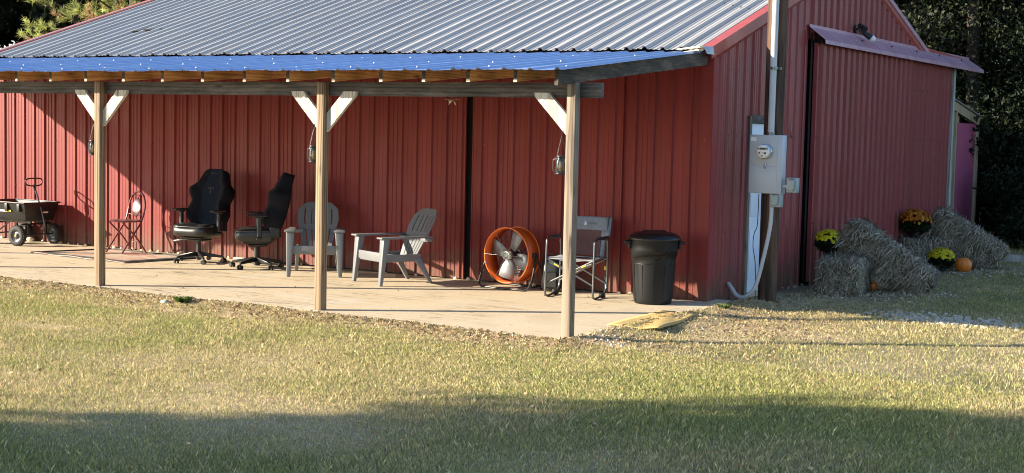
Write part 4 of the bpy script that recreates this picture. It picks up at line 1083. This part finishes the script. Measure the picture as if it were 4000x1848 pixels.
for x in (-.63, .365): b.box(x, x+.025, -.31, .31, .615, .64)
for x in (-.4, -.05, .22): b.box(x, x+.06, -.333, -.27, .50, .615)
rim = b.build('tub_rim', 'poly', t, bevel=.005)
b = MB(); b.box(-.20, -.06, -.2945, -.2915, .49, .515); b.xf(Matrix.Translation((0, -.012, 0))); b.build('decal', 'white_mark', o)
b = MB(); b.box(-.05, .06, -.2945, -.2915, .49, .518); b.xf(Matrix.Translation((0, -.012, 0))); b.build('decal', 'yellow', o)
b = MB(); b.box(.3555, .3575, .02, .13, .475, .495); b.build('decal', 'foam', o)
b = MB()
for s in (-1, 1): b.box(-.48, .32, s*.15-.015, s*.15+.015, .325, .358)
for x in (-.42, .24): b.box(x-.015, x+.015, -.27, .27, .30, .326); b.cyl((x, -.33, .15), (x, .33, .15), .011, n=8); b.box(x-.012, x+.012, -.20, -.17, .15, .30); b.box(x-.012, x+.012, .17, .20, .15, .30)
b.tube([(-.42, -.2, .15), (-.1, -.2, .33)], .009, 6); b.build('chassis', 'black_metal', t)
def wheel(x, y, rz):
    w_ = thing('wheel', '', '', (0, 0, 0)); bpy.data.objects.remove(w_)
    mm = Matrix.Translation((x, y, .15)) @ Matrix.Rotation(rz, 4, 'Z') @ Matrix.Rotation(R_(90), 4, 'X')
    b = MB(); b.lathe([(.088, -.036), (.115, -.042), (.14, -.034), (.149, -.015), (.149, .015), (.14, .034), (.115, .042), (.088, .036)], 36, mm)
    for k in range(26):
        a = 2*math.pi*k/26
        for s in (-1, 1):
            c = Vector((math.cos(a+.05*s)*.147, math.sin(a+.05*s)*.147, s*.018)); m2 = mm @ Matrix.Translation(c) @ Matrix.Rotation(a, 4, 'Z'); b.box(-.004, .006, -.008, .008, -.014, .014, m2)
    ty = b.build('wheel', 'black_matte', t)
    b = MB(); b.lathe([(.0, -.012), (.03, -.03), (.035, -.012), (.06, -.008), (.078, -.014), (.09, -.036), (.09, .036), (.078, .014), (.035, .012), (.03, .03), (0, .03)], 28, mm); b.build('rim', plain('grey rim', (.10, .10, .105), .35, .5), ty)
    b = MB(); b.cyl(mm @ Vector((0, 0, .03)), mm @ Vector((0, 0, .044)), .013, n=10); b.cyl(mm @ Vector((0, 0, -.03)), mm @ Vector((0, 0, -.044)), .013, n=10); b.build('hub', 'yellow', ty)
wheel(.24, -.33, R_(6)); wheel(.24, .33, R_(-8)); wheel(-.42, -.33, 0); wheel(-.42, .33, 0)
b = MB(); b.tube(smooth_pts([(.36, 0, .24), (.43, 0, .30), (.38, -.01, .50), (.30, -.02, .72), (.235, -.03, .90)], 5), .0125, 10); b.build('pull_bar', 'tube', t)
b = MB()
lp = [(.23, -.14, .975), (.225, -.17, .955), (.235, -.165, .90), (.24, -.09, .878), (.24, .03, .878), (.235, .105, .895), (.225, .125, .94), (.222, .10, .98), (.222, -.10, .985)]
b.tube(smooth_pts(lp+[lp[0]], 4), .011, 8); b.cyl((.235, -.03, .88), (.26, -.03, .80), .02, n=10); b.build('handle_grip', 'black', t)

# coir mat by the slab corner
def coir():
    t = thing('coir_mat', 'tan doormat with faded outline lying off the slab corner', 'doormat', (.3, -1.85, 0), 0)
    A = [np.array(p)-np.array([.3, -1.85]) for p in ((.12, -2.52), (.66, -2.44), (.45, -1.20), (.02, -1.14))]
    nx, ny = 10, 16; vs = []
    def q(u, v): return (A[0]*(1-u)+A[1]*u)*(1-v)+(A[3]*(1-u)+A[2]*u)*v
    for j in range(ny+1):
        for i in range(nx+1): p = q(i/nx, j/ny); vs.append((p[0], p[1], .012+.012*math.sin(i*.8+j*.35)*(1 if i > 3 else .3)))
    b = MB(); b.add(vs, [(j*(nx+1)+i, j*(nx+1)+i+1, (j+1)*(nx+1)+i+1, (j+1)*(nx+1)+i) for j in range(ny) for i in range(nx)], True)
    o = b.build('fibre', plain('coir fibre', (.52, .37, .15), .95, 0, .18, 25, .2, .6), t); md = o.modifiers.new('s', 'SOLIDIFY'); md.thickness = .010
    b = MB()
    def curve(pts, w_=.008):
        P = [q(u, v) for u, v in pts]
        b.tube([(p[0], p[1], .0275) for p in P], w_, 5)
    curve([(.45+.16*math.cos(a), .70+.10*math.sin(a)) for a in np.linspace(0, 5.6, 14)], .004)
    curve([(.35, .28), (.42, .42), (.36, .5)], .004); curve([(.55, .25), (.5, .36), (.6, .45)], .004); curve([(.4, .18), (.55, .16), (.66, .22)], .004)
    b.build('print', plain('faded brown print', (.25, .16, .07), .95), t)
coir()

# ------------------------------------------------------------------ hay, pumpkins, mums
def hay_bale(loc, rot, L, W_, H_, label, n=9000, seed=1, tilt=0, sag=0.):
    t = thing('hay_bale', label, 'hay bale', loc, rot, 'weathered hay bales along the gable wall')
    g = np.random.default_rng(seed)
    mt_ = Matrix.Rotation(tilt, 4, 'Y')
    nx, ny, nz = 14, 7, 7; core = MB()
    def surf(p): # rounded box with lumps; p in [-1,1]^3 on surface
        x, y, z = p; r = (abs(x)**10+abs(y)**10+abs(z)**10)**.1; x, y, z = x/r, y/r, z/r
        k = 1+.035*math.sin(5*x+3*y+seed)+.03*math.sin(7*z+4*x*seed)+.02*math.sin(11*y-6*x)
        return Vector((x*L/2*k, y*W_/2*k, z*H_/2*k+H_/2))
    vs = []; fs = []
    N = 12
    for ax in range(3):
        for sg in (-1, 1):
            base = len(vs)
            for i in range(N+1):
                for j in range(N+1):
                    a, b_ = -1+2*i/N, -1+2*j/N; p = [0, 0, 0]; p[ax] = sg; p[(ax+1) % 3] = a; p[(ax+2) % 3] = b_; vs.append(surf(p))
            for i in range(N):
                for j in range(N):
                    k = base+i*(N+1)+j; f = (k, k+N+1, k+N+2, k+1); fs.append(f if sg > 0 else f[::-1])
    core.add([mt_ @ v for v in vs], fs, True); core.build('core', plain('packed straw', (.065, .05, .033), .95, 0, .35, 25, .2, .8), t)
    # straw strands over the surface
    p = g.uniform(-1, 1, (n, 3)); ax = g.choice(3, n, p=[.18, .36, .46]); sg = g.choice([-1, 1], n); p[np.arange(n), ax] = sg
    r = (np.abs(p)**10).sum(1)**.1; p = p/r[:, None]
    x, y, z = p.T; k = 1+.035*np.sin(5*x+3*y+seed)+.03*np.sin(7*z+4*x*seed)+.02*np.sin(11*y-6*x)
    c = np.stack([x*L/2*k, y*W_/2*k, z*H_/2*k+H_/2], -1)
    nrm = p**5/np.array([L, W_, H_]); nrm /= np.linalg.norm(nrm, axis=1)[:, None]
    d = g.normal(size=(n, 3)); d[:, 0] *= .5; d[:, 2] -= .5; d -= (d*nrm).sum(1)[:, None]*nrm*.8; d /= np.linalg.norm(d, axis=1)[:, None]
    l = g.uniform(.04, .15, n)[:, None]; wv = np.cross(d, nrm); wv /= np.linalg.norm(wv, axis=1)[:, None]+1e-6; wv *= g.uniform(.0018, .0045, n)[:, None]
    out = nrm*g.uniform(.002, .018, n)[:, None]
    a0 = c+nrm*.002; a1 = c+d*l*.5+out; a2 = c+d*l+out*g.uniform(0, 1.6, n)[:, None]+np.array([0, 0, -.02])*l/.1
    V = np.stack([a0-wv, a0+wv, a1+wv, a1-wv, a2+wv*.6, a2-wv*.6], 1).reshape(-1, 3)
    mt3 = np.array(mt_.to_3x3()); V = V @ mt3.T
    ix = np.arange(n)[:, None]*6; F = np.concatenate([ix+np.array([0, 1, 2, 3]), ix+np.array([3, 2, 4, 5])])
    col = np.array([[.22, .18, .12], [.33, .275, .19], [.13, .10, .068], [.56, .49, .38]])[g.integers(0, 4, n)]*g.uniform(.5, 1.2, n)[:, None]
    arrmesh('straw', V, F, 'straw', np.repeat(col, 6, 0), t)
    return t
def hay_spots(g, n):
    k = g.integers(0, 4, n); c = np.array([(1.0, 2.1), (1.45, 2.9), (1.0, 6.0), (1.5, 6.7)])[k]; return c[:, 0]+g.normal(0, .35, n), c[:, 1]+g.normal(0, .4, n)
litter('loose_hay', 2600, hay_spots, .022, [(.40, .33, .22), (.28, .22, .15), (.52, .45, .33)], 37, .25, 'straw', .02)
hay_bale((.74, 2.45, -.05), R_(10), .50, .85, .44, 'upright square hay bale at the front, nearest the pole', 11000, 1)
hay_bale((1.0, 3.02, .22), R_(10), 1.20, .46, .37, 'long hay bale leaning over the front bale', 13000, 2, tilt=R_(33))
hay_bale((.55, 6.75, -.05), R_(35), .95, .5, .44, 'low hay bale at the back holding the orange flowers', 9000, 3)
hay_bale((.88, 7.05, .19), R_(12), 1.12, .60, .44, 'big shaggy hay bale leaning at the far end', 14000, 4, tilt=R_(31))

def pumpkin(loc, r, label, h=.85):
    t = thing('pumpkin', label, 'pumpkin', loc)
    b = MB(); n, m_ = 48, 16; vs = []; fs = []
    for j in range(m_+1):
        ph = math.pi*j/m_
        for i in range(n):
            a = 2*math.pi*i/n; k = r*(1-.05*abs(math.cos(a*5))**.6*0-.045*(math.cos(a*10)*-.5+.5))
            zz = math.cos(ph)*r*h; dent = -.10*r*math.exp(-(math.sin(ph)/.35)**2)*(1 if ph < 1.5 else -1)
            vs.append((k*math.sin(ph)*math.cos(a), k*math.sin(ph)*math.sin(a), zz+dent+r*h))
    fs = [(j*n+i, (j+1)*n+i, (j+1)*n+(i+1) % n, j*n+(i+1) % n) for j in range(m_) for i in range(n)]
    b.add(vs, fs, True); b.build('rind', 'pumpkin', t)
    b = MB(); b.tube([(0, 0, r*h*1.8), (.005, 0, r*h*2.0), (.02, .01, r*h*2.15)], [r*.12, r*.08, r*.09], 7); b.build('stem', 'stem', t)
pumpkin((1.17, 6.28, -.05), .125, 'round orange pumpkin beside the yellow flowers', .92)
pumpkin((.94, 2.92, -.045), .070, 'small orange pumpkin half hidden between the front hay bales')

def mum(loc, r, zc, cols, label, seed, pot=.09, n=2600, pot_h=.15, core=(.012, .022, .006)):
    t = thing('potted_mum', label, 'flowers', loc)
    g = np.random.default_rng(seed)
    b = MB(); b.lathe([(0, 0), (pot*.75, 0), (pot, pot_h), (pot*.93, pot_h), (0, pot_h-.01)], 20); b.build('pot', 'black', t)
    # leaves
    n2 = 2500; p = g.normal(size=(n2, 3)); p /= np.linalg.norm(p, axis=1)[:, None]; p[:, 2] = p[:, 2]*.85-.12
    c = p*r*g.uniform(.55, 1, n2)[:, None]*np.array([1, 1, .8])+np.array([0, 0, zc]); u = g.normal(size=(n2, 3)); u /= np.linalg.norm(u, axis=1)[:, None]; v = np.cross(u, g.normal(size=(n2, 3))); v /= np.linalg.norm(v, axis=1)[:, None]
    s = .022; V = np.stack([c-u*s, c+v*s*.5, c+u*s, c-v*s*.5], 1).reshape(-1, 3)
    arrmesh('foliage', V, np.arange(n2*4).reshape(-1, 4), 'leaf', np.repeat(np.array(core)*g.uniform(.5, 1.6, (n2, 1)), 4, 0), t)
    # blooms: little domes of petals
    nb = n//11; q = g.normal(size=(nb, 3)); q /= np.linalg.norm(q, axis=1)[:, None]; q[:, 2] = np.abs(q[:, 2])
    keep = (q[:, 2] > .22) | (g.random(nb) < .10); q = q[keep]; nb = len(q)
    bc = q*r*np.array([1, 1, .85])*g.uniform(.93, 1.05, (nb, 1))+np.array([0, 0, zc]); Vs = []; Cs = []
    for k in range(nb):
        nn = q[k]; e1 = np.cross(nn, [0, .1, 1]); e1 /= np.linalg.norm(e1); e2 = np.cross(nn, e1); rb = g.uniform(.016, .026)
        col = np.array(cols[g.integers(0, len(cols))])*g.uniform(.75, 1.15)
        for j in range(10):
            a = 2*np.pi*j/10+g.random()*.3; d = e1*np.cos(a)+e2*np.sin(a); w2 = np.cross(nn, d)*rb*.3
            for lay in (0, 1):
                rr = rb*(1-.4*lay); h0 = nn*rb*.35*(lay+.4)
                Vs.append([bc[k]+h0*.4, bc[k]+d*rr*.6+w2+h0, bc[k]+d*rr+h0*1.2, bc[k]+d*rr*.6-w2+h0]); Cs.append(col*(1-.1*lay))
    V = np.array(Vs).reshape(-1, 3); C = np.repeat(np.array(Cs), 4, 0)
    arrmesh('blooms', V, np.arange(len(V)).reshape(-1, 4), 'petal', C, t)
    return t
Y = [(.78, .66, .02), (.70, .56, .02), (.82, .74, .05)]; O_ = [(.62, .20, .015), (.50, .13, .01), (.70, .32, .03)]
mum((.40, 2.80, .37), .175, .17, Y, 'yellow flowers in a dark pot on the front hay bale', 1, .085, 3400)
mum((.37, 6.55, .38), .235, .24, O_, 'orange flowers in a black pot on the back hay bale', 2, .10, 5200)
mum((.90, 6.12, -.05), .185, .19, Y, 'yellow potted flowers on the ground left of the pumpkin', 3, .085, 3800, pot_h=.10)

# ------------------------------------------------------------------ small things on the ground
def stones(name, n, cx, cy, sx, sy, rmin, rmax, seed, mat='stone'):
    g = random.Random(seed); b = MB()
    for _ in range(n):
        x = g.gauss(cx, sx); y = g.gauss(cy, sy); r = g.uniform(rmin, rmax); z = float(gz(x, y))
        b.sphere((x, y, z+r*.5), r*g.uniform(.8, 1.5), r*g.uniform(.7, 1.3), r*.7, 7, 4)
    o = b.build(name, mat); structure(o, 'stuff')
    for p in o.data.polygons: p.use_smooth = False
    return o
stones('gravel', 520, 2.5, .62, .40, .20, .010, .024, 3)
stones('gravel', 60, .45, -3.25, .2, .25, .006, .014, 4); stones('gravel', 60, 1.2, -1.5, .7, .5, .006, .014, 6)
for (x, y, r, lab) in ((-4.30, -4.00, .05, 'gray stone at the weed tuft by the slab edge'), (-11.2, -.10, .055, 'cream round stone against the wall behind the cart')):
    b = MB(); b.sphere((0, 0, r*.6), r*1.2, r, r*.8, 10, 7); o = b.build('stone', 'foam' if y > -1 else 'stone'); o.location = (x, y, 0 if y > -3 else -.05); tag(o, lab, 'stone')
def tuft(x, y, h, n, label, seed, cols=((.09, .15, .04), (.15, .2, .06))):
    g = np.random.default_rng(seed); a = g.uniform(0, 6.28, n); r = g.uniform(0, .05, n); l = h*g.uniform(.5, 1.1, n); sp = g.uniform(.2, 1.1, n)
    bx = np.cos(a)*r; by = np.sin(a)*r; w_ = .0022
    V = np.stack([np.stack([bx-w_*np.sin(a), by+w_*np.cos(a), 0*a], -1), np.stack([bx+w_*np.sin(a), by-w_*np.cos(a), 0*a], -1),
                  np.stack([bx+np.cos(a)*l*sp*.5+w_*np.sin(a), by+np.sin(a)*l*sp*.5-w_*np.cos(a), l*.7], -1), np.stack([bx+np.cos(a)*l*sp, by+np.sin(a)*l*sp, l*.85], -1)], 1).reshape(-1, 3)
    c = np.array(cols)[g.integers(0, len(cols), n)]*g.uniform(.6, 1.3, (n, 1))
    o = arrmesh('weed_tuft', V, np.arange(n*4).reshape(-1, 4), 'leaf', np.repeat(c, 4, 0)); o.location = (x, y, float(gz(x, y))); tag(o, label, 'weed'); return o
tuft(-4.12, -3.93, .075, 420, 'dark green weed tuft at the slab edge left of the middle post', 1)
tuft(.42, -.42, .055, 140, 'green weed sprouting at the slab corner by the trash can', 2)


# shed behind the barn
t = thing('pink_shed', 'small lean-to shed with pink board behind the barn', 'shed', (-.5, 12.3, 0))
b = MB(); b.box(-.03, .0, -.46, .80, -.1, 2.17); b.build('side_board', 'pink', t)
b = MB(); b.hexa([(-.03, -1.2, 2.45), (.03, -1.2, 2.45), (.03, .92, 2.135), (-.03, .92, 2.135)], [(-.03, -1.2, 2.61), (.03, -1.2, 2.61), (.03, .92, 2.29), (-.03, .92, 2.29)]); b.build('rafter', 'wood_pale', t)
for y in (-.80, .72, -.35):
    b = MB(); b.box(-.10 if y == -.35 else .003, -.035 if y == -.35 else .06, y, y+.08, -.1, 2.36-.148*(y+.8)*.95-(.05 if y > 0 else 0)); b.build('post', 'wood_pale', t)
b = MB(); b.hexa([(-1.6, -1.2, 2.62), (.06, -1.2, 2.62), (.06, .96, 2.30), (-1.6, .96, 2.30)], [(-1.6, -1.2, 2.64), (.06, -1.2, 2.64), (.06, .96, 2.32), (-1.6, .96, 2.32)]); b.build('roof', 'roof', t)
b = MB(); b.box(-1.5, -.10, .72, .80, -.1, 2.1); b.box(-.12, -.11, -.9, .7, -.1, 2.2); b.build('inner_panel', 'dark', t)
t = thing('landscape_timber', 'gray timber edging lying in front of the woods', 'timber', (2.0, 8.9, -.02), R_(8)); b = MB(); b.box(-.9, 1.6, -.05, .05, -.03, .08); b.build('timber', 'wood_grey', t, bevel=.008)

# ------------------------------------------------------------------ trees
def leaf_cloud(n, centers, radii, size, cols, seed, flat=1., long=1., dens_edge=.35):
    g = np.random.default_rng(seed); C = np.array(centers); Rr = np.array(radii); k = g.choice(len(C), n, p=(Rr.prod(1)/Rr.prod(1).sum()))
    p = g.normal(size=(n, 3)); p /= np.linalg.norm(p, axis=1)[:, None]; rad = g.random(n)**dens_edge
    nz_ = .8+.4*np.sin(p[:, 0]*7+k)*np.sin(p[:, 1]*6+2*k)*np.sin(p[:, 2]*8)
    c = C[k]+p*Rr[k]*(rad*nz_)[:, None]
    u = g.normal(size=(n, 3)); u[:, 2] *= flat; u /= np.linalg.norm(u, axis=1)[:, None]; v = np.cross(u, g.normal(size=(n, 3))); v /= np.linalg.norm(v, axis=1)[:, None]
    s = size*g.uniform(.6, 1.4, n)[:, None]
    V = np.stack([c-u*s*long, c+v*s*.45, c+u*s*long, c-v*s*.45], 1).reshape(-1, 3)
    cl = np.array(cols)[(k*7+g.integers(0, 2, n)) % len(cols)]*g.uniform(.6, 1.3, (n, 1))
    return V, np.arange(n*4).reshape(-1, 4), np.repeat(cl, 4, 0)
def make_tree(name, label, cat, H, R0, n, size, cols, seed, trunk_r=.18, low=0., nclump=26, long=1., group=None):
    t = thing(name, label, cat, group=group); g = random.Random(seed); cs, rs = [], []
    b = MB(); b.tube(smooth_pts([(0, 0, -.3), (g.uniform(-.1, .1), 0, H*.3), (g.uniform(-.3, .3), g.uniform(-.3, .3), H*.6), (g.uniform(-.4, .4), g.uniform(-.3, .3), H*.93)], 4), [trunk_r*(1-.055*i) for i in range(13)], 9)
    for k in range(nclump):
        f = (k+.5)/nclump; z = low+(H-low)*f; w_ = R0*math.sin(math.pi*min(1, .18+.82*f))**.6*(1 if f < .6 else 1.1-.55*(f-.6)/.4)
        a = k*2.4+g.random(); rr = w_*g.uniform(.35, .85); c = (math.cos(a)*rr, math.sin(a)*rr, z); cs.append(c); q = R0*g.uniform(.30, .48); rs.append((q, q, q*g.uniform(.5, .85)))
        b.tube([(0, 0, max(.2, z-R0*.25)), (c[0]*.5, c[1]*.5, z-R0*.08), c], [trunk_r*.35, trunk_r*.22, .02], 6)
    b.build('trunk', 'bark', t)
    V, F, T_ = leaf_cloud(n, cs, rs, size, cols, seed, long=long); arrmesh('crown', V, F, 'leaf', T_, t)
    return t
DG = [(.012, .024, .008), (.018, .031, .011), (.008, .015, .007), (.030, .038, .013), (.014, .021, .012)]
MG = [(.06, .085, .025), (.09, .10, .03), (.05, .06, .02), (.12, .11, .04)]
GR = 'broadleaf trees added behind the barn to shade the woods'  # trees put in behind the barn to keep the right woods shaded
pa = make_tree('broadleaf_tree', 'dark leafy tree hidden straight behind the barn roof', 'tree', 11, 3.2, 60000, .065, DG, 5, group=GR)
pa.location = (-5.2, 13.4, -.1)
for x, y, a, lab in ((-9.8, 14.0, .4, 'dark leafy tree behind the left half of the barn'), (-2.6, 14.6, 2.2, 'dark leafy tree behind the far gable corner'), (-14.5, 19.5, 1.7, 'dark leafy tree far behind the pines')):
    c = copy_tree(pa); c.location = (x, y, -.1); c.rotation_euler = (0, 0, a); c['label'] = lab
def woods(name, boxes, n, size, seed, trunks=16, dens=60):
    g = np.random.default_rng(seed); cs, rs = [], []; b = MB()
    for (x0, x1, y0, y1, h) in boxes:
        for _ in range(dens):
            z = g.uniform(0, 1)**.85*h; cs.append((g.uniform(x0, x1), g.uniform(y0, y1), z)); q = g.uniform(.7, 1.45); rs.append((q, q, q*g.uniform(.6, 1)))
        for _ in range(trunks):
            x, y = g.uniform(x0, x1), g.uniform(y0, y1); b.tube([(x, y, -.3), (x+g.uniform(-.2, .2), y, h*.5), (x+g.uniform(-.5, .5), y, h*.95)], [.16, .12, .05], 7)
    V, F, T_ = leaf_cloud(n, cs, rs, size, DG, seed); structure(arrmesh(name, V, F, 'leaf', T_), 'stuff'); structure(b.build('woods_trunks', 'bark'), 'stuff')
woods('woods', [(-3.4, .8, 14.0, 17, 9.5), (-6.5, .5, 17, 21, 10.5), (.8, 6, 12.5, 20, 10)], 720000, .040, 41, 4, 150)
woods('woods', [(-31, -21, 12.0, 18, 11), (-27, -15, 18, 23, 11), (-41, -31, 3.5, 13, 12), (-47, -40, -4, 5, 13)], 240000, .12, 42, 7, 95)
woods('woods', [(-17, 4, 24, 32, 14)], 80000, .24, 43, 8, 170)
woods('woods', [(-50, -24, 24, 34, 14), (-62, -48, 4, 26, 14), (-48, -31, 13, 25, 13)], 90000, .24, 44, 10, 130)
# understorey along the woods edge
def make_shrub(label, R0, H, n, size, cols, seed, name='shrub', loc=(0, 0, 0)):
    t = thing(name, label, 'shrub', loc, 0, 'shrubs along the edge of the woods'); g = random.Random(seed); cs, rs = [], []; b = MB()
    for k in range(14):
        a = g.uniform(0, 6.28); rr = R0*math.sqrt(g.random())*.8; z = g.uniform(.15, .85)*H; cs.append((math.cos(a)*rr, math.sin(a)*rr, z)); q = R0*g.uniform(.3, .5); rs.append((q, q, q*.8)); b.tube([(0, 0, -.1), (math.cos(a)*rr*.5, math.sin(a)*rr*.5, z*.5), cs[-1]], [.03, .02, .008], 5)
    b.build('stems', 'bark', t); V, F, T_ = leaf_cloud(n, cs, rs, size, cols, seed); arrmesh('foliage', V, F, 'leaf', T_, t); return t
make_shrub('dark green shrub right beside the pink shed', 1.2, 2.5, 20000, .045, DG+[(.03, .04, .012)], 9, loc=(.55, 14.0, -.1))
make_shrub('low dark shrub behind the leaning hay bale at the right edge', 1.2, 1.9, 18000, .045, DG, 10, loc=(1.15, 12.2, -.1))
make_shrub('reddish brown vine covered shrub above the pink shed roof', 1.0, 4.0, 16000, .045, [(.05, .024, .024), (.03, .03, .018), (.09, .045, .045)], 12, loc=(-1.5, 14.9, -.1))

# sunlit pine
def pine(loc):
    t = thing('pine_tree', 'sunlit pine with long light green needles left of the roof', 'pine tree', loc); g = np.random.default_rng(77); b = MB()
    H = 11; b.tube([(0, 0, -.3), (.1, 0, 4), (0, .1, 8), (0, 0, H)], [.2, .17, .1, .03], 10); Vs, Fs, Ts = [], [], []; cnt = 0
    for k in range(95):
        f = k/95; z = 2.2+f*(H-2.4); a = k*2.39+g.random()*.5; L = (2.7*(1-f)**.75+.35)*g.uniform(.7, 1.1); tip = np.array([math.cos(a)*L, math.sin(a)*L, z+.3*L+g.uniform(-.2, .3)])
        b.tube([(0, 0, z-.1), tuple(tip*.5+np.array([0, 0, (z-.1)*.5-.05])), tuple(tip)], [.035, .022, .01], 5)
        for s in range(int(7+L*6)):
            u = g.uniform(.3, 1.02); c = np.array([0, 0, z-.1])*(1-u)+tip*u+g.normal(0, .16, 3)*L*.4; axis = (tip-np.array([0, 0, z])); axis /= np.linalg.norm(axis); axis = axis+g.normal(0, .35, 3)+np.array([0, 0, .35]); axis /= np.linalg.norm(axis)
            m_ = 60; d = g.normal(size=(m_, 3))*.55+axis; d /= np.linalg.norm(d, axis=1)[:, None]; ll = g.uniform(.10, .20, (m_, 1)); st = c+axis*g.uniform(-.08, .08, (m_, 1))
            wv = np.cross(d, g.normal(size=(m_, 3))); wv /= np.linalg.norm(wv, axis=1)[:, None]; wv *= .0075
            Vs.append(np.stack([st-wv, st+wv, st+d*ll], 1).reshape(-1, 3)); col = (np.array([.46, .50, .17])*g.uniform(.6, 1.4) if g.random() < .85 else np.array([.50, .36, .18])); Ts.append(np.repeat(col*g.uniform(.6, 1.3, (m_, 1)), 3, 0)); cnt += m_
    b.build('trunk', 'bark', t); arrmesh('needles', np.concatenate(Vs), np.arange(cnt*3).reshape(-1, 3), 'leaf', np.concatenate(Ts), t); return t
p1 = pine((-17.7, 8.0, -.1))
c = copy_tree(p1); c.location = (-14.8, 12.6, -.1); c.rotation_euler = (0, 0, 2.0); c.scale = (.9, .9, .9); c['label'] = 'second pine rising behind the barn roof, right of the first'
# the tree beyond the left edge of the frame whose shadow lies on the front lawn
GY = 'yard trees toward the sun'
ya = make_tree('yard_tree', 'large leafy yard tree beyond the left edge, casting the lawn shadow', 'tree', 14, 5.2, 110000, .15, MG, 15, .35, low=5.7, nclump=54, group=GY)
ya.location = (-11.5, -22.0, -.1)
print('scene built', len(bpy.data.objects))
